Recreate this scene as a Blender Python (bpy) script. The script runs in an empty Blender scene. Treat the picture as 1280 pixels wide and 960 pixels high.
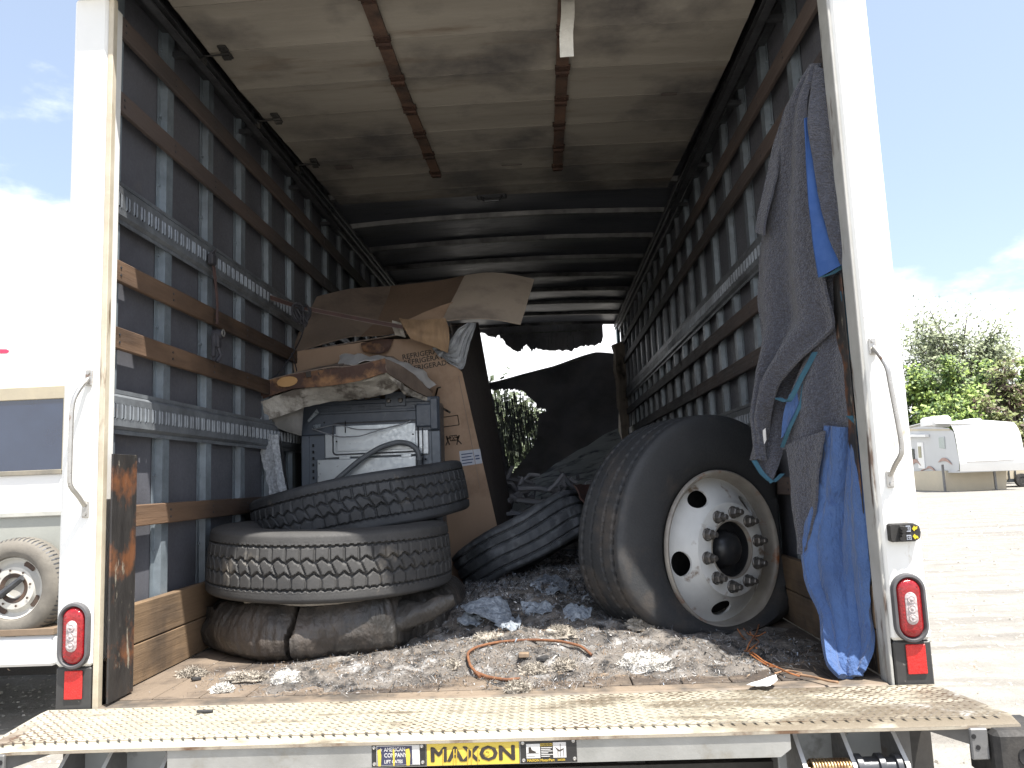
import bpy, bmesh, math, random
import numpy as np
from mathutils import Vector, Matrix, noise
from math import sin, cos, pi, radians, sqrt, atan2
random.seed(7)
S = bpy.context.scene
# ---------------------------------------------------------------- camera
CP = Vector((.21, -2.3933, .6313)); FPX = 972.3
_y, _p, _r = radians(2.23), radians(7.0), radians(-2.314)
FW = Vector((-sin(_y)*cos(_p), cos(_y)*cos(_p), sin(_p)))
_a = Vector((cos(_y), sin(_y), 0)); _u = _a.cross(FW)
RT = _a*cos(_r) + _u*sin(_r); UP = -_a*sin(_r) + _u*cos(_r)
cd = bpy.data.cameras.new('camera'); cam = bpy.data.objects.new('camera', cd)
S.collection.objects.link(cam); S.camera = cam
cd.sensor_width = 36; cd.lens = 36*FPX/1280; cd.clip_start = .05; cd.clip_end = 2000
m3 = Matrix((RT, UP, -FW)).transposed()
cam.matrix_world = Matrix.Translation(CP) @ m3.to_4x4()
# ---------------------------------------------------------------- light
SUN = Vector((.315, -.30, 1)).normalized()          # towards the sun
el = math.asin(SUN.z); az = atan2(SUN.x, SUN.y)
ld = bpy.data.lights.new('sun', 'SUN'); lo = bpy.data.objects.new('sun', ld); S.collection.objects.link(lo)
ld.energy = 5.0; ld.angle = radians(.53); ld.color = (1, .95, .87)
lo.rotation_euler = SUN.to_track_quat('Z', 'Y').to_euler()
W = bpy.data.worlds.new('World'); S.world = W; W.use_nodes = True
wn, wl = W.node_tree.nodes, W.node_tree.links
wn.clear()
sky = wn.new('ShaderNodeTexSky'); sky.sky_type = 'NISHITA'; sky.sun_disc = False
sky.sun_elevation = el; sky.sun_rotation = az; sky.air_density = 1.0; sky.dust_density = 2.0; sky.ozone_density = 1.0
tc = wn.new('ShaderNodeTexCoord'); sp = wn.new('ShaderNodeSeparateXYZ'); wl.new(tc.outputs['Generated'], sp.inputs[0])
def wmath(op, a, b=None, c=None):
    n = wn.new('ShaderNodeMath'); n.operation = op
    for i, v in enumerate((a, b, c)):
        if v is None: continue
        if isinstance(v, (int, float)): n.inputs[i].default_value = v
        else: wl.new(v, n.inputs[i])
    return n.outputs[0]
# cloud layer: flattened coordinates so that clouds stretch along the horizon
mp = wn.new('ShaderNodeMapping'); mp.inputs['Scale'].default_value = (1, 1, 2.1); mp.inputs['Location'].default_value = (5.5, 14.2, 6.35)
wl.new(tc.outputs['Generated'], mp.inputs[0])
nz = wn.new('ShaderNodeTexNoise'); nz.inputs['Scale'].default_value = 2.6; nz.inputs['Detail'].default_value = 9; nz.inputs['Roughness'].default_value = .56
wl.new(mp.outputs[0], nz.inputs['Vector'])
low = wn.new('ShaderNodeMapRange'); wl.new(sp.outputs[2], low.inputs[0])
low.inputs[1].default_value = .06; low.inputs[2].default_value = .37; low.inputs[3].default_value = .56; low.inputs[4].default_value = -.07
cov = wmath('ADD', wmath('MULTIPLY_ADD', sp.outputs[0], -.21, nz.outputs[0]), low.outputs[0])
mk = wn.new('ShaderNodeMapRange'); mk.interpolation_type = 'SMOOTHSTEP'; wl.new(cov, mk.inputs[0])
mk.inputs[1].default_value = .54; mk.inputs[2].default_value = .68
mix = wn.new('ShaderNodeMix'); mix.data_type = 'RGBA'
wl.new(mk.outputs[0], mix.inputs[0]); wl.new(sky.outputs[0], mix.inputs[6]); mix.inputs[7].default_value = (7.6, 7.7, 7.9, 1)
veil = wn.new('ShaderNodeMix'); veil.data_type = 'RGBA'; veil.inputs[0].default_value = .32    # thin high haze
wl.new(sky.outputs[0], veil.inputs[6]); veil.inputs[7].default_value = (4.2, 4.7, 5.4, 1); wl.new(veil.outputs[2], mix.inputs[6])
bg = wn.new('ShaderNodeBackground'); bg.inputs[1].default_value = .115; wl.new(mix.outputs[2], bg.inputs[0])
ow = wn.new('ShaderNodeOutputWorld'); wl.new(bg.outputs[0], ow.inputs[0])
S.view_settings.view_transform = 'Standard'; S.view_settings.look = 'None'
S.view_settings.exposure = 1.15; S.view_settings.gamma = 1
S.render.engine = 'CYCLES'; S.cycles.max_bounces = 8; S.cycles.diffuse_bounces = 6
# ---------------------------------------------------------------- helpers
def at(px, py, ax, v):
    """real-world point on the plane ax = v seen at a place of the photograph"""
    d = FW + RT*((px-640)/FPX) - UP*((py-480)/FPX)
    i = 'xyz'.index(ax)
    return CP + d*((v-CP[i])/d[i])
ROOTLOC = {}
def wloc(o): return ROOTLOC.get(o.name, Vector((0, 0, 0))) if o else Vector((0, 0, 0))
def tag(o, label=None, cat=None, group=None, kind=None):
    for k, v in (('label', label), ('category', cat), ('group', group), ('kind', kind)):
        if v: o[k] = v
    return o
def link(o, parent=None):
    S.collection.objects.link(o)
    if parent: o.parent = parent
    return o
def thing(name, loc, label, cat, group=None, rot=None):
    o = bpy.data.objects.new(name, None); link(o); o.location = loc; o.empty_display_size = .1
    ROOTLOC[o.name] = Vector(loc)
    if rot: o.rotation_euler = rot
    return tag(o, label, cat, group)
class MB:
    def __init__(s): s.v = []; s.f = []; s.m = []; s.mi = 0
    def add(s, V, Fc, mi=None):
        b = len(s.v); s.v += [tuple(p) for p in V]
        s.f += [tuple(b+i for i in f) for f in Fc]; s.m += [s.mi if mi is None else mi]*len(Fc); return s
    def box(s, lo, hi, mi=None, bev=0, M=None):
        x0, y0, z0 = lo; x1, y1, z1 = hi
        if x0 > x1: x0, x1 = x1, x0
        if y0 > y1: y0, y1 = y1, y0
        if z0 > z1: z0, z1 = z1, z0
        b = min(bev, (x1-x0)*.45, (y1-y0)*.45, (z1-z0)*.45)
        if b <= 0:
            V = [(x, y, z) for x in (x0, x1) for y in (y0, y1) for z in (z0, z1)]
            Fc = [(0, 1, 3, 2), (4, 6, 7, 5), (0, 4, 5, 1), (2, 3, 7, 6), (0, 2, 6, 4), (1, 5, 7, 3)]
        else:
            V = []; idx = {}
            for i, x in enumerate((x0, x1)):
                for j, y in enumerate((y0, y1)):
                    for k, z in enumerate((z0, z1)):
                        sx, sy, sz = (1, -1)[i], (1, -1)[j], (1, -1)[k]
                        idx[i, j, k, 0] = len(V); V.append((x, y+sy*b, z+sz*b))
                        idx[i, j, k, 1] = len(V); V.append((x+sx*b, y, z+sz*b))
                        idx[i, j, k, 2] = len(V); V.append((x+sx*b, y+sy*b, z))
            I = idx; Fc = []
            for i in (0, 1):
                q = [I[i, 0, 0, 0], I[i, 1, 0, 0], I[i, 1, 1, 0], I[i, 0, 1, 0]]; Fc.append(q if i else q[::-1])
                q = [I[0, i, 0, 1], I[1, i, 0, 1], I[1, i, 1, 1], I[0, i, 1, 1]]; Fc.append(q[::-1] if i else q)
                q = [I[0, 0, i, 2], I[1, 0, i, 2], I[1, 1, i, 2], I[0, 1, i, 2]]; Fc.append(q if i else q[::-1])
            for a in (0, 1):
                for c in (0, 1):
                    Fc.append([I[a, c, 0, 0], I[a, c, 1, 0], I[a, c, 1, 1], I[a, c, 0, 1]])
                    Fc.append([I[a, 0, c, 0], I[a, 1, c, 0], I[a, 1, c, 2], I[a, 0, c, 2]])
                    Fc.append([I[0, a, c, 1], I[1, a, c, 1], I[1, a, c, 2], I[0, a, c, 2]])
            for i in (0, 1):
                for j in (0, 1):
                    for k in (0, 1): Fc.append([I[i, j, k, 0], I[i, j, k, 1], I[i, j, k, 2]])
        if M is not None: V = [M @ Vector(p) for p in V]
        return s.add(V, Fc, mi)
    def tube(s, path, r, n=8, mi=None, cap=True, closed=False):
        P = [Vector(p) for p in path]; N = len(P); V = []; Fc = []
        rr = r if isinstance(r, (list, tuple)) else [r]*N
        up = None
        for i in range(N):
            a = P[(i-1) % N] if closed else P[max(i-1, 0)]
            b = P[(i+1) % N] if closed else P[min(i+1, N-1)]
            t = (b-a).normalized() if (b-a).length > 1e-9 else Vector((0, 0, 1))
            if up is None: up = t.orthogonal().normalized()
            up = (up - t*up.dot(t)); up = up.normalized() if up.length > 1e-6 else t.orthogonal().normalized()
            w = t.cross(up)
            for k in range(n):
                a_ = 2*pi*k/n; V.append(P[i] + (up*cos(a_)+w*sin(a_))*rr[i])
        for i in range(N if closed else N-1):
            for k in range(n):
                j = (i+1) % N
                Fc.append((i*n+k, i*n+(k+1) % n, j*n+(k+1) % n, j*n+k))
        if cap and not closed:
            Fc.append(tuple(range(n))[::-1]); Fc.append(tuple((N-1)*n+k for k in range(n)))
        return s.add(V, Fc, mi)
    def cyl(s, a, b, r, n=16, mi=None, r2=None): return s.tube([a, b], [r, r2 if r2 is not None else r], n, mi)
    def lathe(s, prof, n=48, mi=None, M=None, closed=False):
        V = []; Fc = []; k = len(prof)
        for i in range(n):
            a = 2*pi*i/n
            for (r, z) in prof: V.append(Vector((r*cos(a), r*sin(a), z)))
        for i in range(n):
            j = (i+1) % n
            for q in range(k if closed else k-1):
                q2 = (q+1) % k
                Fc.append((i*k+q, j*k+q, j*k+q2, i*k+q2))
        if M is not None: V = [M @ p for p in V]
        return s.add(V, Fc, mi)
    def build(s, name, mats, parent=None, smooth=None, origin=None, local=False):
        me = bpy.data.meshes.new(name); V = np.array(s.v, dtype=float).reshape(-1, 3)
        pl = wloc(parent)
        if local: loc = Vector((0, 0, 0)); off = np.zeros(3)
        else:
            if origin is None:
                lo, hi = V.min(0), V.max(0); origin = Vector(((lo[0]+hi[0])/2, (lo[1]+hi[1])/2, lo[2]))
            off = np.array(origin); loc = Vector(origin) - pl
        V = V - off
        me.from_pydata(V.tolist(), [], s.f)
        if not isinstance(mats, (list, tuple)): mats = [mats]
        for m in mats: me.materials.append(m)
        if len(mats) > 1: me.polygons.foreach_set('material_index', s.m)
        me.update()
        if smooth is not None:
            me.polygons.foreach_set('use_smooth', [True]*len(me.polygons))
            if smooth < 179: me.set_sharp_from_angle(angle=radians(smooth))
        o = bpy.data.objects.new(name, me); link(o, parent); o.location = loc
        ROOTLOC[o.name] = loc + pl
        return o
def fixnormals(o):
    bm = bmesh.new(); bm.from_mesh(o.data); bmesh.ops.recalc_face_normals(bm, faces=bm.faces); bm.to_mesh(o.data); bm.free(); return o
def inst(src, loc, parent=None, rot=None):
    o = src.copy(); link(o, parent); o.location = Vector(loc) - wloc(parent)
    if rot: o.rotation_euler = rot
    ROOTLOC[o.name] = Vector(loc); return o
def resample(P, n):
    P = [Vector(p) for p in P]
    L = [0]
    for a, b in zip(P, P[1:]): L.append(L[-1] + (b-a).length)
    out = []
    for i in range(n+1):
        t = L[-1]*i/n; k = 0
        while k < len(P)-2 and L[k+1] < t: k += 1
        f = (t-L[k])/max(L[k+1]-L[k], 1e-9)
        p0, p1, p2, p3 = P[max(k-1, 0)], P[k], P[k+1], P[min(k+2, len(P)-1)]
        cr = .5*((2*p1)+(p2-p0)*f+(2*p0-5*p1+4*p2-p3)*f*f+(3*p1-p0-3*p2+p3)*f**3)
        out.append(cr*.6 + (p1.lerp(p2, f))*.4)
    return out
def loft(A, B, nu, nv, disp=None, thick=.004, mb=None, mi=None, mi2=None, straight=False):
    """sheet between edge polylines A and B (same direction); disp(u,v,p)->offset along the normal"""
    mb = mb or MB()
    if straight:
        a = [Vector(A[0]).lerp(Vector(A[-1]), i/nv) for i in range(nv+1)]; b = [Vector(B[0]).lerp(Vector(B[-1]), i/nv) for i in range(nv+1)]
    else: a, b = resample(A, nv), resample(B, nv)
    G = [[a[j].lerp(b[j], i/nu) for i in range(nu+1)] for j in range(nv+1)]
    def nrm(j, i):
        du = G[j][min(i+1, nu)]-G[j][max(i-1, 0)]; dv = G[min(j+1, nv)][i]-G[max(j-1, 0)][i]
        n = du.cross(dv); return n.normalized() if n.length > 1e-9 else Vector((0, 0, 1))
    if disp:
        G2 = [[G[j][i] + nrm(j, i)*disp(i/nu, j/nv, G[j][i]) for i in range(nu+1)] for j in range(nv+1)]; G = G2
    V = []; n1 = (nu+1)*(nv+1)
    for j in range(nv+1):
        for i in range(nu+1): V.append(G[j][i])
    for j in range(nv+1):
        for i in range(nu+1): V.append(G[j][i] - nrm(j, i)*thick)
    Fa = []; Fb = []; Fs = []
    for j in range(nv):
        for i in range(nu):
            q = (j*(nu+1)+i, j*(nu+1)+i+1, (j+1)*(nu+1)+i+1, (j+1)*(nu+1)+i)
            Fa.append(q); Fb.append(tuple(n1+k for k in q[::-1]))
    ring = [j*(nu+1) for j in range(nv)] + [nv*(nu+1)+i for i in range(nu)] + [(nv-j)*(nu+1)+nu for j in range(nv)] + [nu-i for i in range(nu)]
    for k in range(len(ring)):
        p, q = ring[k], ring[(k+1) % len(ring)]; Fs.append((p, q, n1+q, n1+p))
    b0 = len(mb.v); mb.v += [tuple(p) for p in V]
    m1 = mb.mi if mi is None else mi; m2 = m1 if mi2 is None else mi2
    for L_, mm in ((Fa, m1), (Fb, m2), (Fs, m1)):
        mb.f += [tuple(b0+i for i in f) for f in L_]; mb.m += [mm]*len(L_)
    return mb
def text_into(mb, body, loc, ux, uy, size, mi=0, depth=.0015, bold=0, sx=1.0):
    """lettering as real extruded glyphs: ux = reading direction, uy = up"""
    cu = bpy.data.curves.new('t', 'FONT'); cu.body = body; cu.size = size; cu.extrude = depth; cu.offset = bold; cu.resolution_u = 2
    o = bpy.data.objects.new('t', cu); S.collection.objects.link(o)
    dg = bpy.context.evaluated_depsgraph_get(); me = bpy.data.meshes.new_from_object(o.evaluated_get(dg))
    ux, uy = Vector(ux).normalized(), Vector(uy).normalized(); n = ux.cross(uy)
    V = [Vector(loc)+ux*(v.co.x*sx)+uy*v.co.y+n*v.co.z for v in me.vertices]
    mb.add(V, [tuple(p.vertices) for p in me.polygons], mi)
    bpy.data.objects.remove(o); bpy.data.meshes.remove(me); bpy.data.curves.remove(cu); return mb
# ---------------------------------------------------------------- materials
def M(name, c1, c2=None, scale=6, rough=.6, metal=0, bump=.15, bscale=60, stretch=(1, 1, 1), c3=None, sscale=2, sthr=.55, swid=.08,
      sstretch=(1, 1, 1), c4=None, s4scale=5, s4thr=.6, s4wid=.05, spec=.5, obj=False, detail=6, trans=0, coat=0, bdist=.004, rvar=.12, mask3=None, sheen=0):
    m = bpy.data.materials.new(name); m.use_nodes = True; n, l = m.node_tree.nodes, m.node_tree.links
    b = n['Principled BSDF']; b.inputs['Metallic'].default_value = metal; b.inputs['Specular IOR Level'].default_value = spec
    if coat: b.inputs['Coat Weight'].default_value = coat
    if trans: b.inputs['Transmission Weight'].default_value = trans
    if sheen: b.inputs['Sheen Weight'].default_value = sheen
    if obj: co = n.new('ShaderNodeTexCoord').outputs['Object']
    else: co = n.new('ShaderNodeNewGeometry').outputs['Position']
    def nzz(sc, st, det=detail, ro=.6, off=0):
        mpn = n.new('ShaderNodeMapping'); mpn.inputs['Scale'].default_value = st; mpn.inputs['Location'].default_value = (off, off*1.7, off*.6); l.new(co, mpn.inputs[0])
        t = n.new('ShaderNodeTexNoise'); t.inputs['Scale'].default_value = sc; t.inputs['Detail'].default_value = det; t.inputs['Roughness'].default_value = ro
        l.new(mpn.outputs[0], t.inputs['Vector']); return t.outputs[0]
    def mr(x, a, bb, lo=0, hi=1):
        r_ = n.new('ShaderNodeMapRange'); l.new(x, r_.inputs[0]); r_.inputs[1].default_value = a; r_.inputs[2].default_value = bb; r_.inputs[3].default_value = lo; r_.inputs[4].default_value = hi; return r_.outputs[0]
    def mx(f, A, B):
        x = n.new('ShaderNodeMix'); x.data_type = 'RGBA'; l.new(f, x.inputs[0])
        for i, c in ((6, A), (7, B)):
            if isinstance(c, tuple): x.inputs[i].default_value = (*c, 1)
            else: l.new(c, x.inputs[i])
        return x.outputs[2]
    c2 = c2 or tuple(k*.75 for k in c1)
    base = nzz(scale, stretch)
    col = mx(mr(base, .32, .68), c1, c2)
    if c3:
        s = nzz(sscale, sstretch, 8, .62, 5.3); f = mr(s, sthr-swid, sthr+swid)
        if mask3:      # (axis, from, to): soot that grows along the box
            ax, a0, a1, gain = mask3
            spx = n.new('ShaderNodeSeparateXYZ'); l.new(co, spx.inputs[0])
            g = mr(spx.outputs['xyz'.index(ax)], a0, a1, 0, gain)
            ad = n.new('ShaderNodeMath'); ad.operation = 'ADD'; l.new(s, ad.inputs[0]); l.new(g, ad.inputs[1]); f = mr(ad.outputs[0], sthr-swid, sthr+swid)
        col = mx(f, col, c3)
    if c4:
        s = nzz(s4scale, stretch, 8, .65, 11.1); col = mx(mr(s, s4thr-s4wid, s4thr+s4wid), col, c4)
    l.new(col, b.inputs['Base Color'])
    fine = nzz(bscale, stretch, 4)
    l.new(mr(fine, .3, .7, max(rough-rvar, .03), min(rough+rvar, 1)), b.inputs['Roughness'])
    if bump:
        bn = n.new('ShaderNodeBump'); bn.inputs['Strength'].default_value = bump; bn.inputs['Distance'].default_value = bdist
        ad = n.new('ShaderNodeMath'); ad.operation = 'ADD'; l.new(fine, ad.inputs[0]); l.new(base, ad.inputs[1]); l.new(ad.outputs[0], bn.inputs['Height'])
        l.new(bn.outputs[0], b.inputs['Normal'])
    return m
SOOT = (.012, .012, .014)
white_paint = M('white_paint', (.80, .80, .78), (.72, .72, .69), 3, .42, bump=.08, c3=(.42, .36, .27), sscale=6, sthr=.66, swid=.03, sstretch=(1, 1, .35), c4=(.16, .08, .04), s4scale=14, s4thr=.73, s4wid=.012)
jamb_paint = M('jamb_paint', (.55, .50, .40), (.42, .37, .28), 8, .6, c3=(.14, .09, .05), sscale=14, sthr=.60, swid=.05, sstretch=(1, 1, .2))
jamb_shade = M('shaded_jamb_paint', (.42, .42, .40), (.33, .33, .31), 8, .6, c3=(.09, .06, .045), sscale=14, sthr=.62, swid=.04, sstretch=(1, 1, .2))  # grey puts the right jamb's shade into its paint colour
wall_panel_m = M('sooted_wall_panel', (.118, .122, .142), (.090, .093, .108), 5, .55, bump=.12, bscale=90, c3=(.062, .064, .073), sscale=1.3, sthr=.62, swid=.15, mask3=('y', 2, 7, .25), c4=(.13, .125, .13), s4scale=9, s4thr=.7, s4wid=.08)
galv = M('galvanised_post', (.255, .30, .34), (.16, .19, .215), 12, .45, .3, .15, 80, c3=(.11, .118, .13), sscale=3.2, sthr=.60, swid=.12, mask3=('y', 1.0, 6, .24), sstretch=(1, 1, .5))
track_m = M('track_steel', (.25, .275, .30), (.165, .18, .20), 14, .5, .4, .15, 80, c3=(.08, .084, .09), sscale=3, sthr=.6, swid=.15, mask3=('y', 1.5, 6, .2), c4=(.25, .14, .08), s4scale=30, s4thr=.72, s4wid=.03)
slat_m = M('rub_slat_wood', (.110, .083, .072), (.078, .062, .058), 7, .7, bump=.4, bscale=50, stretch=(1, .12, 1.6), c3=(.045, .042, .043), sscale=2.4, sthr=.6, swid=.14, mask3=('y', 1.2, 6, .32), sstretch=(1, .5, 1))
slat_new_m = M('pale_rub_slat_wood', (.20, .125, .078), (.12, .078, .053), 7, .65, bump=.4, bscale=50, stretch=(1, .12, 1.6), c3=(.05, .033, .024), sscale=2.4, sthr=.62, swid=.12, mask3=('y', .4, 2.2, .4), sstretch=(1, .5, 1))
kick_m = M('kick_board_wood', (.22, .15, .09), (.15, .10, .06), 5, .75, bump=.5, bscale=40, stretch=(1, .1, 1.8), c3=(.035, .028, .024), sscale=2.2, sthr=.58, swid=.12, mask3=('y', .5, 2.4, .3))
door_m = M('door_panel_paint', (.33, .305, .265), (.235, .215, .185), 2.2, .6, bump=.25, bscale=30, stretch=(.35, 2.2, 1), c3=(.105, .098, .095), sscale=1.6, sthr=.575, swid=.09, mask3=('y', 1.2, 2.8, .12), c4=(.16, .125, .095), s4scale=3.0, s4thr=.66, s4wid=.08)
roof_m = M('sooted_roof_skin', (.135, .145, .170), (.090, .096, .112), 1.6, .38, .2, .2, 20, stretch=(.3, 2.5, 1), c3=(.30, .28, .23), sscale=1.7, sthr=.67, swid=.03, sstretch=(.35, 1.2, 1), c4=(.10, .10, .105), s4scale=2.2, s4thr=.6, s4wid=.06)
bow_m = M('roof_bow_steel', (.22, .22, .22), (.12, .12, .125), 8, .5, .4, .15, 60, c3=SOOT, sscale=1.6, sthr=.56, swid=.1)
rail_m = M('roof_rail_steel', (.10, .105, .115), (.05, .052, .058), 8, .45, .5, .15, 60)
rust_m = M('rusty_hinge_steel', (.075, .038, .026), (.045, .026, .02), 14, .8, .2, .4, 60, c3=(.02, .015, .012), sscale=9, sthr=.58, swid=.08)
ruststain_m = M('rust_streaked_strip', (.15, .085, .055), (.09, .055, .04), 9, .75, 0, .2, 60, c3=(.03, .022, .02), sscale=4, sthr=.55, swid=.1)
plate_m = M('scorched_plate', (.03, .028, .028), (.05, .047, .045), 20, .6, .3, .5, 60, c3=(.20, .085, .04), sscale=5, sthr=.565, swid=.05, c4=(.33, .30, .24), s4scale=30, s4thr=.64, s4wid=.03, stretch=(1, 1, .3))
floor_m = M('worn_floor_plank', (.225, .178, .135), (.15, .118, .09), 4, .8, bump=.5, bscale=40, stretch=(1.6, .12, 1), c3=(.06, .048, .040), sscale=4.2, sthr=.53, swid=.08, mask3=('x', .1, 1.0, .14))
tread_m = M('worn_cream_tread_paint', (.41, .385, .305), (.33, .31, .25), 5, .6, .1, .3, 120, c3=(.15, .125, .09), sscale=4.2, sthr=.615, swid=.07, sstretch=(1, 3, 1), mask3=('x', .1, .75, .15), c4=(.30, .29, .27), s4scale=11, s4thr=.64, s4wid=.05)
lug_m = M('tread_lug_worn', (.30, .275, .22), (.15, .135, .11), 14, .5, .3, .2, 60, c3=(.09, .06, .04), sscale=3, sthr=.55, swid=.08)
edge_m = M('tread_edge_worn', (.34, .31, .25), (.28, .24, .19), 9, .6, .3, .3, 60, c3=(.12, .07, .04), sscale=6, sthr=.58, swid=.06)
beam_m = M('galvanised_beam', (.36, .36, .345), (.28, .28, .265), 8, .5, .3, .15, 70, c3=(.66, .42, .08), sscale=16, sthr=.70, swid=.02, sstretch=(1, 1, .12), c4=(.24, .22, .18), s4scale=5, s4thr=.62, s4wid=.06)
frame_m = M('weathered_grey_steel', (.20, .20, .20), (.13, .13, .13), 10, .55, .3, .25, 60, c3=(.10, .05, .03), sscale=7, sthr=.64, swid=.05)
edgewhite = M('worn_white_edge', (.62, .63, .62), (.5, .5, .5), 10, .5, .1)
black_rub = M('black_rubber', (.022, .021, .021), (.03, .029, .028), 20, .75, bump=.3, c3=(.06, .055, .05), sscale=7, sthr=.6)
grey_rub = M('grey_lamp_rubber', (.10, .10, .105), (.075, .075, .08), 20, .6)
red_lens = M('red_lens', (.33, .008, .012), (.22, .004, .008), 60, .18, bump=.5, bscale=160, coat=.6)
clear_lens = M('clear_lens', (.55, .50, .50), (.30, .24, .24), 90, .15, bump=.6, bscale=140, coat=.5)
reflector_m = M('red_reflector', (.62, .03, .025), (.5, .02, .02), 90, .3, bump=.4, bscale=200)
tape_m = M('black_tape', (.035, .035, .035), (.05, .05, .05), 12, .5, c3=(.35, .33, .30), sscale=18, sthr=.68, swid=.02)
chrome_m = M('galvanised_handle', (.50, .49, .47), (.38, .37, .35), 20, .35, .7, c3=(.22, .12, .07), sscale=14, sthr=.64, swid=.04)
tyre_m = M('worn_tyre_rubber', (.036, .039, .044), (.052, .055, .060), 7, .72, bump=.25, bscale=130, c3=(.13, .12, .105), sscale=9, sthr=.66, swid=.05, obj=True, c4=(.016, .016, .016), s4scale=4, s4thr=.62, s4wid=.1)
tyre_dusty = M('dusty_tyre_rubber', (.066, .065, .064), (.042, .042, .043), 6, .74, bump=.25, bscale=130, c3=(.15, .135, .115), sscale=8, sthr=.66, swid=.06, obj=True)
burnt_rub = M('burnt_rubber', (.028, .027, .026), (.055, .051, .047), 6, .42, bump=1, bscale=45, c3=(.105, .085, .07), sscale=3, sthr=.60, swid=.1, obj=True, stretch=(1, 1, .6), bdist=.008)
burnt_rub2 = M('ash_dusted_rubber', (.058, .064, .072), (.10, .108, .118), 9, .6, bump=1, bscale=40, c3=(.20, .21, .225), sscale=9, sthr=.60, swid=.08, obj=True)
rim_m = M('white_wheel_paint', (.62, .63, .62), (.47, .48, .475), 5, .42, bump=.12, c3=(.20, .15, .11), sscale=11, sthr=.64, swid=.04, obj=True, c4=(.05, .04, .035), s4scale=42, s4thr=.72, s4wid=.02)
rimlip_m = M('sooted_rim_lip', (.44, .41, .36), (.22, .20, .18), 4, .5, .2, .2, 60, c3=(.28, .10, .035), sscale=6, sthr=.62, swid=.04, obj=True)
nut_m = M('greasy_lug_nut', (.10, .095, .09), (.16, .15, .14), 40, .45, .6, obj=True)
hub_m = M('greasy_hub', (.022, .024, .027), (.035, .036, .04), 12, .4, .3, c3=(.06, .055, .055), sscale=9, sthr=.62, obj=True)
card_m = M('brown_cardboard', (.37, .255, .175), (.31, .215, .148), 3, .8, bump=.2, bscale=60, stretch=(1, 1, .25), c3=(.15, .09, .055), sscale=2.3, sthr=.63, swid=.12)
card_side_m = M('dark_cardboard', (.125, .105, .095), (.095, .080, .073), 3, .8, bump=.2)  # much darker cardboard tone, used for the carton's right side
card_dark_m = M('sooted_cardboard', (.26, .20, .155), (.20, .155, .125), 2.5, .8, bump=.2, bscale=50, c3=(.12, .09, .075), sscale=3.3, sthr=.6, swid=.1)
card_pale_m = M('pale_cardboard', (.46, .385, .315), (.39, .33, .27), 2, .8, bump=.15, c3=(.22, .185, .16), sscale=2.2, sthr=.62, swid=.1)
card_orange_m = M('torn_orange_cardboard', (.37, .21, .10), (.24, .12, .06), 5, .8, bump=.3, c3=(.075, .042, .032), sscale=4.5, sthr=.47, swid=.05)
foam_m = M('grubby_white_foam', (.56, .53, .47), (.34, .31, .27), 9, .7, bump=.8, bscale=50, c3=(.15, .13, .11), sscale=7, sthr=.55, swid=.05, bdist=.01)
bead_m = M('bubbly_white_foam', (.70, .73, .76), (.34, .36, .39), 70, .6, bump=.8, bscale=70, bdist=.01)
plastic_m = M('clear_plastic_wrap', (.42, .44, .46), (.22, .23, .25), 16, .18, bump=1, bscale=26, stretch=(1, 1, .3), bdist=.02)
app_side = M('appliance_side_steel', (.13, .15, .18), (.10, .118, .14), 4, .4, .2)
app_dark = M('appliance_dark_plastic', (.075, .092, .118), (.052, .064, .084), 8, .4, c3=(.15, .17, .19), sscale=9, sthr=.66, swid=.05)
app_galv = M('appliance_galvanised_back', (.58, .62, .64), (.44, .47, .49), 3, .38, .6, .06, 60)
hose_m = M('grey_hose', (.16, .17, .18), (.12, .13, .135), 12, .5)
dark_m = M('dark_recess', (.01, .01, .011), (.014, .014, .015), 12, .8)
ink_m = M('black_print', (.03, .024, .02), (.05, .04, .032), 20, .7, bump=0)
label_m = M('pale_label', (.42, .45, .52), (.36, .39, .45), 40, .5)
blanket_m = M('grey_quilted_cloth', (.026, .031, .050), (.088, .095, .130), 190, .95, bump=.9, bscale=60, c3=(.035, .035, .046), sscale=70, sthr=.52, swid=.06, sstretch=(1, 1, 3), bdist=.012, sheen=.3)
blue_m = M('blue_quilted_cloth', (.060, .125, .30), (.038, .080, .20), 7, .85, bump=1, bscale=34, bdist=.02, stretch=(1, 1, .5), sheen=.2, c3=(.02, .045, .16), sscale=6, sthr=.68, swid=.05)
bluelit_m = M('pale_blue_cloth', (.034, .095, .29), (.024, .068, .21), 5, .85, bump=.4, bscale=40)
binding_m = M('teal_binding', (.035, .115, .17), (.028, .085, .13), 20, .85, bump=.4)
webbing_m = M('white_webbing', (.66, .65, .60), (.52, .51, .47), 20, .6, bump=.5, bscale=160)
strap_m = M('brown_webbing', (.075, .040, .035), (.05, .03, .028), 20, .8, bump=.4, bscale=150)
strapdark_m = M('dark_webbing', (.03, .03, .036), (.05, .05, .06), 30, .7, bump=.5)
char_m = M('charred_panel', (.20, .205, .23), (.25, .247, .262), 4, .75, bump=.6, bscale=40, c3=(.08, .08, .09), sscale=1.6, sthr=.6, swid=.15)
greyslab_m = M('hole_lit_ash_sheet', (.62, .66, .65), (.46, .50, .50), 3, .7, bump=.4, bscale=30, c3=(.10, .11, .12), sscale=3.5, sthr=.56, swid=.06)  # pale base carries the light falling in through the burnt opening
fibre_m = M('glass_fibre_strands', (.20, .21, .20), (.07, .08, .075), 30, .7)
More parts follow.
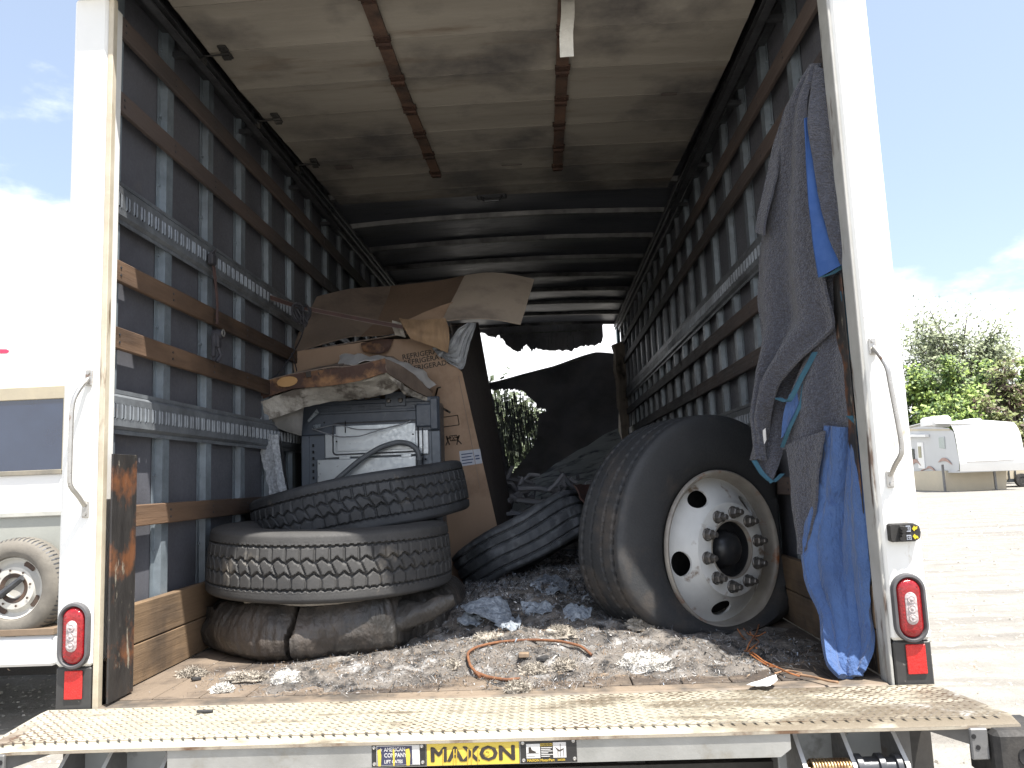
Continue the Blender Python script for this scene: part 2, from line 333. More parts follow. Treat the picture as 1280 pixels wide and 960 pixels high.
# ================================================================ THE GROUND
GZ = -1.0
ground_m = M('pale_gravel', (.285, .272, .246), (.215, .204, .184), 3.2, .9, bump=1, bscale=22, c3=(.185, .173, .155), sscale=.8, sthr=.58, swid=.06, sstretch=(.35, 2.6, 1), c4=(.46, .44, .40), s4scale=9, s4thr=.62, s4wid=.04, bdist=.02)
mb = MB()
xs = [-600, -200, -60, -25, -12, -6, 0, 6, 12, 25, 60, 200, 600]; ys = [-120, -30, -8, -2, 2, 6, 12, 20, 35, 60, 120, 400, 900]
V = [(x, y, GZ) for y in ys for x in xs]; nx = len(xs)
mb.add(V, [(j*nx+i, j*nx+i+1, (j+1)*nx+i+1, (j+1)*nx+i) for j in range(len(ys)-1) for i in range(nx-1)])
tag(mb.build('ground', ground_m), kind='structure')
rg = random.Random(3)
mb = MB()
for k in range(4200):
    if k % 2: x, y = rg.uniform(-7, -1.2), rg.uniform(.3, 6)
    else: y = rg.uniform(0, 1)**1.6*26+.2; x = 1.5 + rg.uniform(0, 1)*(3+y*.75)
    s = rg.uniform(.006, .02)*(1 if k % 2 else 1+y*.06); a = rg.uniform(0, pi)
    pts = [(x+s*cos(a+q*pi/2)*rg.uniform(.7, 1.2), y+s*sin(a+q*pi/2)*rg.uniform(.7, 1.2), GZ+.001) for q in range(4)]
    top = [(x+(p[0]-x)*.5, y+(p[1]-y)*.5, GZ+s*rg.uniform(.4, .8)) for p in pts]
    mb.add(pts+top, [(0, 1, 5, 4), (1, 2, 6, 5), (2, 3, 7, 6), (3, 0, 4, 7), (4, 5, 6, 7)])
pebble_m = M('pale_pebbles', (.50, .48, .43), (.26, .24, .21), 3, .85)
tag(mb.build('gravel_stones', pebble_m), 'loose pale stones scattered over the gravel lot', 'gravel', kind='stuff')

# ================================================================ THE BOX TRUCK
HW = 1.217; LEN = 7.6; CEIL = 2.56
truck = thing('box_truck', (0, 3.8, GZ), 'open white box truck seen from behind with soot blackened cargo box and raised door', 'truck')
# ---- floor
fl = MB().box((-1.24, 0.0, -.09), (1.24, LEN, -.035)).build('floor', frame_m, truck)
pw = .149
src = None
for i in range(16):
    x = -1.195 + i*pw
    if src is None:
        src = MB().box((x+.002, .075, -.033), (x+pw-.002, LEN, 0), bev=.002).build('plank', floor_m, fl, 30)
    else: inst(src, (x+pw/2, (.075+LEN)/2, -.033), fl)
MB().box((-1.18, 0.004, -.033), (1.18, .072, -.002), bev=.004).build('threshold', M('worn_threshold', (.25, .20, .15), (.16, .125, .095), 6, .7, bump=.4, stretch=(.15, 1, 1), c3=(.08, .07, .06), sscale=6, sthr=.53, swid=.08), fl)
# ---- walls
POSTY = [.118+.375*i for i in range(20)]
for sgn, nm in ((-1, 'left_wall'), (1, 'right_wall')):
    X = lambda d: sgn*(HW+d)          # d>0 is outwards
    wallo = MB().box((X(.055), .08, -.12), (X(.083), LEN, 2.72)).build('side_wall', white_paint, truck)
    # bay panels, recessed between the posts
    src = None
    for i in range(len(POSTY)-1):
        y0, y1 = POSTY[i]+.004, POSTY[i+1]-.004
        o = MB().box((X(.034), y0, .02), (X(.053), y1, 2.5)).build('wall_panel', wall_panel_m, wallo) if src is None else inst(src, (src0[0], (y0+y1)/2, src0[2]), wallo)
        if src is None: src = o; src0 = ROOTLOC[o.name].copy()
    # hat section posts
    def hat(y, z0, z1):
        P = [(-.052, .031), (-.052, .027), (-.030, .027), (-.026, .003), (.026, .003), (.030, .027), (.052, .027), (.052, .031)]
        m = MB(); V = [(X(d), y+a, z0) for a, d in P]+[(X(d), y+a, z1) for a, d in P]; n_ = len(P)
        m.add(V, [(i, (i+1) % n_, n_+(i+1) % n_, n_+i) for i in range(n_-1)]); m.add(V, [tuple(range(n_))])
        for zz in np.arange(z0+.12, z1, .28):   # rivets
            for a in (-.041, .041):
                m.box((X(.020), y+a-.004, zz-.004), (X(.028), y+a+.004, zz+.004))
        return m
    src = None
    for y in POSTY:
        if src is None: src = hat(y, .02, 2.47).build('post', galv, wallo); src0 = ROOTLOC[src.name].copy()
        else: inst(src, (src0[0], y, src0[2]), wallo)
    # rub slats
    if sgn < 0: Z = [(2.262, slat_m), (1.985, slat_m), (1.385, slat_new_m), (1.155, slat_new_m), (.56, slat_new_m)]
    else: Z = [(2.225, slat_m), (1.99, slat_m), (1.38, slat_m), (1.145, slat_m), (.56, slat_m)]
    for z, mm in Z:
        ss = None
        for k in range(3):
            y0 = .085+k*2.5; y1 = min(y0+2.496, LEN-.02)
            hh = .037
            MB().box((X(-.019), y0, z-hh), (X(.0), y1, z+hh), bev=.003).build('rub_slat', mm, wallo, 30)
            for pz in POSTY:
                pass
    # screws on slats (one mesh)
    m = MB()
    for z, mm in Z:
        for y in POSTY[:12]:
            m.cyl((X(-.0195), y, z+.012), (X(-.0215), y, z+.012), .0045, 6); m.cyl((X(-.0195), y, z-.014), (X(-.0215), y, z-.014), .0045, 6)
    tag(m.build('slat_screws', rail_m, wallo), kind='stuff')
    # e-tracks: plate with real slots, lips above and below
    for zc in ((1.634, .91) if sgn < 0 else (1.60, .88)):
        m = MB(); z0, z1 = zc-.061, zc+.061; d0, d1 = -.014, -.010
        y0, y1 = .085, LEN-.05; pitch = .0508; n_ = int((y1-y0)/pitch)
        m.box((X(d0), y0, z0+.012), (X(d1), y1, z0+.036)); m.box((X(d0), y0, z1-.036), (X(d1), y1, z1-.012))
        m.add([(X(d0), y0, z0+.012), (X(d0), y1, z0+.012), (X(0), y1, z0), (X(0), y0, z0)], [(0, 1, 2, 3)])
        m.add([(X(d0), y0, z1-.012), (X(d0), y1, z1-.012), (X(0), y1, z1), (X(0), y0, z1)], [(0, 1, 2, 3)])
        m.box((X(-.003), y0, z0-.014), (X(.0), y1, z0)); m.box((X(-.003), y0, z1), (X(.0), y1, z1+.014))
        for i in range(n_+1):
            yy = y0+i*pitch
            m.box((X(d0), yy-.016+.0005, z0+.035), (X(d1), yy+.016, z1-.035), mi=0)
            if i < 70:   # pressed rim of each slot
                for e in (-1, 1):
                    yq = yy+e*.0165
                    m.add([(X(d0), yq-.002, z0+.034), (X(d0-.005), yq, z0+.040), (X(d0-.005), yq, z1-.040), (X(d0), yq-.002, z1-.034), (X(d0), yq+.002, z0+.034), (X(d0), yq+.002, z1-.034)],
                          [(0, 1, 2, 3), (1, 4, 5, 2)])
        m.box((X(.0005), y0, z0+.02), (X(.002), y1, z1-.02), mi=1)
        m.build('e_track', [track_m, dark_m], wallo)
    # kick boards
    for k in (0, 1):
        for q in range(2):
            MB().box((X(-.03), .085+q*3.7, .003+k*.134), (X(.0), min(.085+q*3.7+3.695, LEN), .003+k*.134+.130), bev=.003).build('kick_board', kick_m, wallo, 30)
    # roof rail: stepped channel along the corner
    m = MB()
    m.box((X(-.035), .085, CEIL-.055), (X(.03), LEN, CEIL-.02), bev=.004); m.box((X(-.012), .085, CEIL-.10), (X(.03), LEN, CEIL-.062), bev=.004)
    m.box((X(-.045), .085, CEIL-.018), (X(.03), LEN, CEIL+.02), bev=.003)
    m.build('roof_rail', rail_m, wallo, 30)
    # door track for the raised door
    m = MB(); tx = sgn*1.135
    P = []
    m.box((tx-.018, .11, 2.372), (tx+.018, 2.72, 2.376)); m.box((tx-.018, .11, 2.405), (tx+.018, 2.72, 2.409)); m.box((tx+sgn*.015, .11, 2.372), (tx+sgn*.018, 2.72, 2.409))
    for y in (.5, 1.2, 1.95, 2.6): m.box((tx+sgn*.018, y, 2.38), (X(.01), y+.03, 2.40)); m.box((tx+sgn*.02, y, 2.40), (tx+sgn*.025, y+.04, 2.50))
    m.build('door_track', rail_m, wallo, 30)
# scorched corner plates just inside the opening
m = MB(); m.box((-1.152, .004, .006), (-1.146, .150, .762), bev=.001); m.box((-1.17, .140, .006), (-1.152, .146, .75))
m.build('corner_guard', plate_m, truck)
m = MB(); m.box((1.186, .096, .006), (1.190, .290, 1.25), bev=.001)
m.build('corner_guard', plate_m, truck)
# ---- roof: skins between bows, slightly crowned
def crown(x): return .035*(1-(x/1.25)**2)
BOWS = [2.66+.605*i for i in range(9)]
roof = MB().box((-1.30, 0, 2.74), (1.30, LEN, 2.76)).build('roof', white_paint, truck)
ys_ = [.1, 1.0, 1.9]+BOWS
for a, b in zip(ys_, ys_[1:]):
    loft([Vector((x, a+.002, CEIL+.03+crown(x))) for x in np.linspace(-1.23, 1.23, 13)], [Vector((x, b-.002, CEIL+.03+crown(x))) for x in np.linspace(-1.23, 1.23, 13)], 8, 24,
         lambda u, v, p: -.02*sin(pi*u)*(1+.6*noise.noise(p*1.3))+.006*noise.noise(p*5), .004).build('roof_panel', roof_m, roof, 60)
for y in BOWS:
    m = MB(); n_ = 24
    rnd = random.Random(int(y*100))
    for k in range(n_):
        xa, xb = -1.22+2.44*k/n_, -1.22+2.44*(k+1)/n_
        V = []
        for x in (xa, xb):
            c = CEIL+.012+crown(x)+.003*noise.noise(Vector((x*2, y, 0)))
            V += [(x, y-.035, c+.018), (x, y-.020, c-.012), (x, y+.018, c-.012), (x, y+.034, c+.018)]
        m.add(V, [(0, 4, 5, 1), (1, 5, 6, 2), (2, 6, 7, 3)])
    m.build('roof_bow', bow_m, roof, 30)
m = MB().box((-.17, 2.61, 2.50), (.03, 2.65, 2.545), bev=.01); m.tube([(-.14, 2.60, 2.51), (-.12, 2.57, 2.47), (-.02, 2.57, 2.47), (0, 2.60, 2.51)], .008, 8)
m.build('roof_lamp', rail_m, roof, 30)
# ---- raised roll-up door
DP = .31; DY = -.05; ZD = lambda y: 2.42+max(0, y-.9)*.053
door = MB().box((-1.10, .13, 2.565), (1.10, 2.60, 2.57)).build('roll_up_door', dark_m, truck)
for i in range(9):
    y0 = DY+i*DP+(.15 if i == 0 else 0); y1 = min(DY+(i+1)*DP, 2.63)
    m = MB()
    loft([Vector((x, y0+.0025, ZD(y0)+.012+.01*(1-(x/1.1)**2))) for x in np.linspace(-1.10, 1.10, 7)], [Vector((x, y1-.0025, ZD(y1)+.012+.01*(1-(x/1.1)**2))) for x in np.linspace(-1.10, 1.10, 7)], 8, 14, lambda u, v, p: -.002*noise.noise(p*4)+.004*(abs(2*u-1)**6), .022, mb=m)
    m.build('door_panel', door_m, door, 30)
rs = random.Random(5)
for hx in (-.375, .362, -1.03, 1.03):
    for i in range(8):
        y0 = DY+i*DP; zz_ = ZD(y0)-2.4275+.0105; zm = ZD(y0+DP/2)+.006; zs = ZD(y0)-2.4275+.008
        if abs(hx) < 1 and i < 7 and i > 0:
            MB().add([(hx-.027, y0+.045, ZD(y0+.045)+.004), (hx+.027, y0+.045, ZD(y0+.045)+.004), (hx+.027, y0+DP-.045, ZD(y0+DP-.045)+.004), (hx-.027, y0+DP-.045, ZD(y0+DP-.045)+.004), (hx-.027, y0+.045, ZD(y0+.045)+.018), (hx+.027, y0+.045, ZD(y0+.045)+.018), (hx+.027, y0+DP-.045, ZD(y0+DP-.045)+.018), (hx-.027, y0+DP-.045, ZD(y0+DP-.045)+.018)], [(0, 3, 2, 1), (0, 4, 7, 3), (1, 2, 6, 5), (0, 1, 5, 4), (2, 3, 7, 6)]).build('stiffener_strip', ruststain_m, door)
        if i == 0: continue
        m = MB(); w = .034 if abs(hx) < 1 else .018
        jx = rs.uniform(-.004, .004)
        m.box((hx-w+jx, y0-.048, 2.417), (hx+w+jx, y0-.008, 2.426), bev=.002); m.box((hx-w*.8+jx, y0+.008, 2.417), (hx+w*.8+jx, y0+.048, 2.426), bev=.002)
        m.cyl((hx-w*.9, y0, 2.414), (hx+w*.9, y0, 2.414), .009, 8)
        for a in (-.6, .6):
            for b in (-.03, .03): m.cyl((hx+w*a, y0+b, 2.412), (hx+w*a, y0+b, 2.42), .006, 6)
        if abs(hx) > 1:
            if hx > 0 or i % 2: continue
            s = 1 if hx > 0 else -1
            m.cyl((hx, y0, 2.412), (s*1.13, y0, 2.41), .004, 6); m.cyl((s*1.115, y0, 2.390), (s*1.145, y0, 2.390), .018, 10)
            m.box((hx-.01, y0-.012, 2.392), (hx+.02, y0+.012, 2.398))
        m.v = [(a, b, c+zz_) for a, b, c in m.v]
        m.build('hinge', rust_m if abs(hx) < 1 else black_rub, door, 40)
m = MB()      # loose slips and a sticker on the door
for (px, py, w, d) in ((430, 215, .10, .05), (836, 115, .075, .02), (640, 213, .12, .01)):
    p = at(px, py, 'z', 2.45); zq = ZD(p.y)+.002; m = MB(); m.box((p.x-w/2, p.y-d/2, zq), (p.x+w/2, p.y+d/2, zq+.003)); m.build('door_sticker', card_side_m, door)
pass
# pull strap hanging from the door
m = MB(); path = [(.372, .36, 2.424), (.370, .33, 2.40), (.366, .315, 2.33), (.356, .305, 2.25), (.354, .30, 2.16)]
loft([Vector(p)+Vector((-.024, 0, 0)) for p in path], [Vector(p)+Vector((.026, 0, 0)) for p in path], 2, 12, lambda u, v, p: .002*sin(v*9), .003, mb=m)
m.build('pull_strap', webbing_m, truck, 60)
# ---- rear frame; jutting header lip, unseen, shaped to place the sun's shadow edge
rf = MB().box((-1.315, -.06, 2.31), (1.315, .012, 2.76), bev=.004).box((-1.315, .0125, 2.40), (1.315, .10, 2.76), bev=.006).build('rear_frame', white_paint, truck)
for s in (-1, 1):
    m = MB(); m.box((s*1.196, 0, .118), (s*1.313, .10, 2.308), bev=.010); m.build('corner_post', white_paint, rf, 30)
    m = MB(); m.box((s*(1.186 if s > 0 else 1.178), .004, -.02), (s*1.1955, (.080 if s > 0 else .030), 2.307), bev=.002); m.build('jamb_strip', jamb_shade if s > 0 else jamb_paint, rf, 30)

    m = MB(); m.box((s*1.200, .003, -.03), (s*1.309, .10, .116), bev=.004); m.build('post_foot', tape_m, rf, 30)
    rx = 1.262 if s > 0 else 1.252; rz = .066
    m = MB(); m.box((s*rx-.028, -.003, rz-.042), (s*rx+.028, .002, rz+.042), bev=.002); m.build('reflector', reflector_m, rf, 30)
    # tail lamp
    cx, cz = (1.254 if s > 0 else -1.250), .213
    def stadium(w, h, n=14):
        r = w/2; c = h/2-r
        return [(r*cos(a), c+r*sin(a)) for a in np.linspace(0, pi, n)]+[(r*cos(a), -c+r*sin(a)) for a in np.linspace(pi, 2*pi, n)]
    def rings(spec, w0=0):
        m_ = MB(); R_ = [[(cx+x, y, cz+z) for x, z in stadium(w, h)] for (w, h, y) in spec]; n_ = len(R_[0]); V = [p for r_ in R_ for p in r_]
        m_.add(V, [(k*n_+i, k*n_+(i+1) % n_, (k+1)*n_+(i+1) % n_, (k+1)*n_+i) for k in range(len(R_)-1) for i in range(n_)]); return m_, n_, len(R_)
    lamp, _, _ = rings([(.098, .198, .0), (.098, .198, -.010), (.092, .192, -.016), (.080, .180, -.017), (.071, .171, -.010), (.070, .170, .0)])
    lamp = lamp.build('tail_lamp', grey_rub, truck, 40)
    le, n_, k_ = rings([(.070, .170, -.004), (.066, .166, -.012), (.050, .150, -.0175), (.034, .112, -.019)]); le.f.append(tuple((k_-1)*n_+i for i in range(n_))); le.m.append(0)
    for zz in np.arange(-.06, .061, .012):
        for xx in (-.022, .022): le.cyl((cx+xx, -.017, cz+zz), (cx+xx, -.0185, cz+zz), .003, 6)
    le.build('red_lens', red_lens, lamp, 50)
    ce, n_, k_ = rings([(.034, .094, -.0175), (.033, .092, -.0205), (.028, .086, -.022)]); ce.f.append(tuple((k_-1)*n_+i for i in range(n_))); ce.m.append(0)
    for zz in (-.026, 0, .026): ce.lathe([(.012, 0), (.0105, .004), (.006, .003), (.003, .0055), (0.0001, .006)], 14, M=Matrix.Translation((cx, -.0215, cz+zz)) @ Matrix.Rotation(pi/2, 4, 'X'))
    ce.build('clear_lens', clear_lens, lamp, 40)
# grab handles
for s, zt, zb, x0, xb, ofs in ((-1, 1.00, .605, -1.226, -1.226, -.016), (1, .985, .60, 1.222, 1.236, .016)):
    top = Vector((x0, -.006, zt)); bot = Vector((xb, -.006, zb))
    P = [top+Vector((0, -.004, 0)), top+Vector((ofs*.3, -.035, -.03)), top+Vector((ofs*.8, -.055, -.07)), top+Vector((ofs, -.058, -.12)), bot+Vector((ofs, -.058, .10)), bot+Vector((ofs*.9, -.055, .06)), bot+Vector((ofs*.3, -.03, .03)), bot+Vector((0, -.004, 0))]
    h = MB().tube(resample(P, 26), .0075, 10).build('grab_handle', chrome_m, truck, 60)
    for q, zz in ((top, .006), (bot, -.012)):
        m = MB(); m.box((q.x-.011, -.008, q.z+zz-.026), (q.x+.011, .001, q.z+zz+.026), bev=.003)
        for e in (-.015, .015): m.cyl((q.x, -.0125, q.z+zz+e), (q.x, -.007, q.z+zz+e), .006, 6)
        m.build('bracket', chrome_m, h, 30)
# switch box on the right post
sw = MB(); bx0, bx1, bz0, bz1 = 1.213, 1.302, .404, .457
prof = [(bx0, bz0+.004), (bx0+.006, bz0), (bx1-.02, bz0), (bx1-.004, bz0+.008), (bx1, (bz0+bz1)/2), (bx1-.004, bz1-.008), (bx1-.02, bz1), (bx0+.006, bz1), (bx0, bz1-.004)]
V = [(x, 0, z) for x, z in prof]+[(x, -.020, z) for x, z in prof]+[(bx0+.004+(x-bx0-.004)*.94, -.025, .4305+(z-.4305)*.9) for x, z in prof]; n_ = len(prof)
sw.add(V, [(i, (i+1) % n_, n_+(i+1) % n_, n_+i) for i in range(n_)]+[(n_+i, n_+(i+1) % n_, 2*n_+(i+1) % n_, 2*n_+i) for i in range(n_)]+[tuple(2*n_+i for i in range(n_))])
sw = sw.build('switch_box', black_rub, truck, 30)
m = MB()
for zz in (.447, .436, .424, .414): m.cyl((1.243, -.024, zz), (1.243+random.uniform(-.006, .006), -.040, zz+random.uniform(-.003, .003)), .0055, 8)
m.cyl((1.248, -.024, .443), (1.25, -.038, .441), .008, 10)
m.build('toggle', black_rub, sw, 40)
m = MB()
for zc in (.4435, .4165):
    m.box((1.257, -.0275, zc-.007), (1.270, -.0258, zc+.007), mi=0); m.box((1.2590, -.0283, zc-.0045), (1.268, -.0277, zc+.0045), mi=2); m.box((1.2605, -.029, zc-.001), (1.2665, -.0285, zc+.001), mi=0); m.box((1.2628, -.029, zc-.004), (1.2642, -.0285, zc+.0035), mi=0)
m.box((1.258, -.0275, .433), (1.270, -.0258, .4355), mi=0)
for zc, sg in ((.442, 1), (.418, -1)):
    c = Vector((1.283, -.027, zc))
    for a0 in (0,):
        A = [(-.008, -.001), (-.002, .008), (.001, .004), (.008, .006), (.006, -.002), (.002, -.003), (-.003, -.008)]
        V = [c+Vector((x, 0, z*sg)) for x, z in A]+[c+Vector((x, .0012, z*sg)) for x, z in A]; k_ = len(A)
        m.add(V, [tuple(range(k_)) if sg > 0 else tuple(range(k_))[::-1]]+[(i, (i+1) % k_, k_+(i+1) % k_, k_+i) for i in range(k_)], 1)
m.build('switch_symbols', [label_m, M('yellow_print', (.70, .55, .03), (.6, .45, .02), 30, .5), black_rub], sw)
# ---- lift gate
gate = MB().box((-1.29, -.300, -.024), (1.30, -.006, -.0065)).build('lift_gate', edge_m, truck)
# cream painted deck with a rolled left corner and bevelled front edge
m = MB(); nX, nY = 90, 10
def deckz(x, y):
    z = -.004
    if x < -1.20: z -= 1.5*(x+1.20)**2*max(0, (-y-.03)/.29)
    if y < -.305: z -= (-.305-y)*.9
    return z + .0012*noise.noise(Vector((x*3, y*4, 1)))
def dx(x, y):   # right end is skewed, widening towards the front
    return x
V = []; XL = lambda y: -1.325-.01*(-y/.32); XR = lambda y: 1.30+.055*(-y/.32)
for j in range(nY+1):
    y = -.004-.320*j/nY
    for i in range(nX+1):
        x = XL(y)+(XR(y)-XL(y))*i/nX; V.append((x, y, deckz(x, y)))
m.add(V, [(j*(nX+1)+i, (j+1)*(nX+1)+i, (j+1)*(nX+1)+i+1, j*(nX+1)+i+1) for j in range(nY) for i in range(nX)])
m.build('deck_plate', tread_m, gate, 60)
m = MB()
yy = -.324
for i in range(nX):
    xa, xb = XL(yy)+(XR(yy)-XL(yy))*i/nX, XL(yy)+(XR(yy)-XL(yy))*(i+1)/nX
    za, zb = deckz(xa, yy), deckz(xb, yy)
    m.add([(xa, yy-.001, za), (xb, yy-.001, zb), (xb, yy-.002, zb-.007), (xa, yy-.002, za-.007), (xb, yy+.012, zb-.012), (xa, yy+.012, za-.012)], [(0, 1, 2, 3), (3, 2, 4, 5)])
m.build('deck_edge', edge_m, gate, 60)
m = MB()        # raised tread lugs
pit = .0285
for j in range(11):
    for i in range(int(2.66/pit)+1):
        for q in (0, 1):
            x = -1.31+i*pit+q*pit/2; y = -.018-j*pit-q*pit/2
            if y < -.312 or x > XR(y)-.012 or x < XL(y)+.008: continue
            a = radians(38 if q else -38); L, w_ = .0105, .0032
            d, e = Vector((cos(a), sin(a), 0)), Vector((-sin(a), cos(a), 0)); c = Vector((x, y, deckz(x, y)))
            h_ = Vector((0, 0, .0022))
            m.add([c+d*L, c+e*w_, c-d*L, c-e*w_, c+d*L*.5+h_, c-d*L*.5+h_], [(0, 1, 4), (1, 2, 5, 4), (2, 3, 5), (3, 0, 4, 5)])
tag(m.build('tread_lugs', lug_m, gate), kind='stuff')
# closing beam with the decals
m = MB()
V = []
A_ = [(-.802, -.085), (.765, -.085), (.792, -.066), (.792, -.0265), (-.802, -.0265)]
m.add([(x, -.3195, z) for x, z in A_]+[(x, -.22, z) for x, z in A_], [(0, 1, 2, 3, 4)]+[((i+1) % 5, i, 5+i, 5+(i+1) % 5) for i in range(5)])
beam = m.build('beam', beam_m, truck, 30)
YB = -.3195
def flat(m_, x0, x1, z0, z1, y=YB, d=.001, mi=0): m_.box((x0, y-d, z0), (x1, y, z1), mi=mi)
yel = M('yellow_decal', (.66, .50, .06), (.60, .45, .08), 12, .5, c3=(.60, .56, .40), sscale=34, sthr=.68, swid=.03, sstretch=(1, 1, .15))
whi = M('white_decal', (.66, .65, .63), (.55, .54, .52), 20, .5); blu = M('navy_decal', (.035, .04, .085), (.05, .05, .09), 30, .5, c3=(.62, .40, .08), sscale=30, sthr=.62, swid=.03, sstretch=(1, 1, .1)); blk = M('black_decal', (.018, .018, .018), (.03, .03, .03), 20, .45, c3=(.35, .28, .1), sscale=40, sthr=.7, swid=.02, sstretch=(1, 1, .1))
gold = M('gold_print', (.60, .42, .05), (.5, .35, .04), 20, .5)
m = MB(); flat(m, -.268, -.129, -.0825, -.0285, mi=0)
flat(m, -.2555, -.1445, -.0800, -.0315, YB-.001, .0005, 1); flat(m, -.2535, -.1640, -.0785, -.0335, YB-.0015, .0005, 2)
flat(m, -.1635, -.1465, -.0785, -.0335, YB-.0015, .0005, 1)
for t_, z_, sz in (('AMERICAN', -.0455, .0135), ('COMPANY', -.0600, .0145), ('LIFT GATES', -.0745, .0115)):
    text_into(m, t_, (-.2360, YB-.0021, z_), (1, 0, 0), (0, 0, 1), sz, 1, .0003, .0002, .82)
st = [(cos(pi/2+k*pi/5)*(.0052 if k % 2 == 0 else .0022), sin(pi/2+k*pi/5)*(.0052 if k % 2 == 0 else .0022)) for k in range(10)]
m.add([(-.2445+x, YB-.0023, -.041+z) for x, z in st], [tuple(range(10))], 1)
for sx_, w_ in ((-.2480, .010), (-.2110, .005), (-.1745, .012)):      # streaks of old yellow paint run over the plate
    V = [(sx_-w_/2, YB-.0030, -.0415), (sx_+w_*.3, YB-.0030, -.039), (sx_+w_/2, YB-.0030, -.055), (sx_+w_*.35, YB-.0030, -.0805), (sx_-w_*.35, YB-.0030, -.0805)]
    m.add(V, [(0, 4, 3, 2, 1)], 3)
m.build('maker_plate', [blk, whi, blu, yel], beam)
m = MB(); flat(m, -.126, .1095, -.0835, -.0275, mi=0)
flat(m, -.1275, .111, -.0845, -.0268, YB, .0004, 2)
for k_, (dx_, dz_) in enumerate(((0, 0), (.0016, .0004), (-.0016, -.0004), (.0006, -.0012), (-.0006, .0012), (.0026, 0))): text_into(m, 'MAXON', (-.119+dx_, YB-.0012-.00012*k_, -.0735+dz_), (1, 0, 0), (0, 0, 1), .0500, 1, .0004, .0, 1.17)
m.lathe([(.0045, 0), (.0070, 0), (.0070, .0006), (.0045, .0006)], 20, 0, Matrix.Translation((.029, YB-.0022, -.0545)) @ Matrix.Rotation(pi/2, 4, 'X'), closed=True)
for sx_ in (-.085, -.058, -.051, -.022, -.012, .004): 
    m.add([(sx_, YB-.0026, -.045), (sx_+.003, YB-.0026, -.043), (sx_+.0015, YB-.0026, -.078), (sx_-.001, YB-.0026, -.080)], [(0, 3, 2, 1)], 3)
m.build('yellow_name_plate', [yel, ink_m, blk, gold], beam)
m = MB(); flat(m, .113, .2560, -.0830, -.0265, mi=0)
flat(m, .128, .163, -.0715, -.0370, YB-.001, .0006, 1); flat(m, .1960, .2290, -.0715, -.0345, YB-.001, .0006, 1); flat(m, .164, .1955, -.0430, -.0365, YB-.001, .0006, 2)
text_into(m, 'WARNING', (.1650, YB-.0018, -.0420), (1, 0, 0), (0, 0, 1), .0068, 3, .0003, .0001, .95)
for k, L in enumerate((.028, .024, .029, .018, .030, .022)): flat(m, .1655, .1655+L, -.0475-k*.0042, -.0460-k*.0042, YB-.001, .0006, 1)
text_into(m, 'MAXON MotorPart', (.129, YB-.0018, -.0795), (1, 0, 0), (0, 0, 1), .0085, 2, .0003, .0002, .98)
text_into(m, '260200', (.2060, YB-.0018, -.0790), (1, 0, 0), (0, 0, 1), .0065, 2, .0003, .0001, 1)
def pict(m_, P, x, z, s): m_.add([(x+a*s, YB-.0022, z+b*s) for a, b in P], [tuple(range(len(P)))], 3)
pict(m, [(0, 0), (1.8, 0), (1.8, .3), (.8, .7), (.6, 1.4), (.0, 1.4)], .1340, -.0585, .0100); flat(m, .1300, .160, -.0595, -.0588, YB-.0016, .0005, 3); flat(m, .1300, .150, -.0665, -.0660, YB-.0016, .0005, 3)
pict(m, [(.2, 1.6), (.0, 1.9), (1.1, 1.1), (2.2, 1.5), (2.3, 1.3), (1.3, .8), (.7, .9)], .2010, -.0640, .0100)
for xx in (.2075, .2135, .2220): flat(m, xx, xx+.0012, -.0690, -.0530, YB-.0016, .0005, 3)
flat(m, .2140, .2152, -.053, -.0390, YB-.0016, .0005, 3)
m.build('warning_plate', [blk, whi, gold, ink_m], beam)
m = MB()
for xx, zz in ((-.2615, -.0355), (-.2615, -.0755), (-.1385, -.0345), (-.1370, -.0740), (.1195, -.0340), (.1205, -.0760), (.2480, -.0320), (.2495, -.0750)):
    m.lathe([(.0001, .003), (.0015, .0028), (.002, .0035), (.0042, .0028), (.0048, 0)], 12, 0, Matrix.Translation((xx, YB-.0012, zz)) @ Matrix.Rotation(pi/2, 4, 'X'))
m.build('plate_rivet', chrome_m, beam, 40)
# brackets, spring, roller and bumper under the deck
def plate(pts, x0, x1, mats, name='bracket', par=None, mi_edge=1):
    m = MB(); n_ = len(pts)
    m.add([(x0, y, z) for y, z in pts]+[(x1, y, z) for y, z in pts], [tuple(range(n_)), tuple(range(2*n_-1, n_-1, -1))], 0)
    m.add([(x0, y, z) for y, z in pts]+[(x1, y, z) for y, z in pts], [(i, n_+i, n_+(i+1) % n_, (i+1) % n_) for i in range(n_)], 1)
    return fixnormals(m.build(name, mats, par or truck))
BR = [(-.20, -.022), (-.235, -.06), (-.31, -.115), (-.315, -.16), (-.20, -.30), (0, -.30), (0, -.022)]
for x0 in (.822, .945, 1.075, -.845, -1.005, -1.125):
    plate(BR, x0, x0+.011, [frame_m, edgewhite])
prim = M('primer_plate', (.34, .36, .37), (.26, .275, .28), 4, .5, .2, .3, 30, c3=(.10, .10, .09), sscale=8, sthr=.6)
for xa, xb in ((.80, 1.10), (-1.14, -.80)): MB().box((xa, -.16, -.30), (xb, -.15, -.022), bev=.002).build('cross_plate', prim, truck)
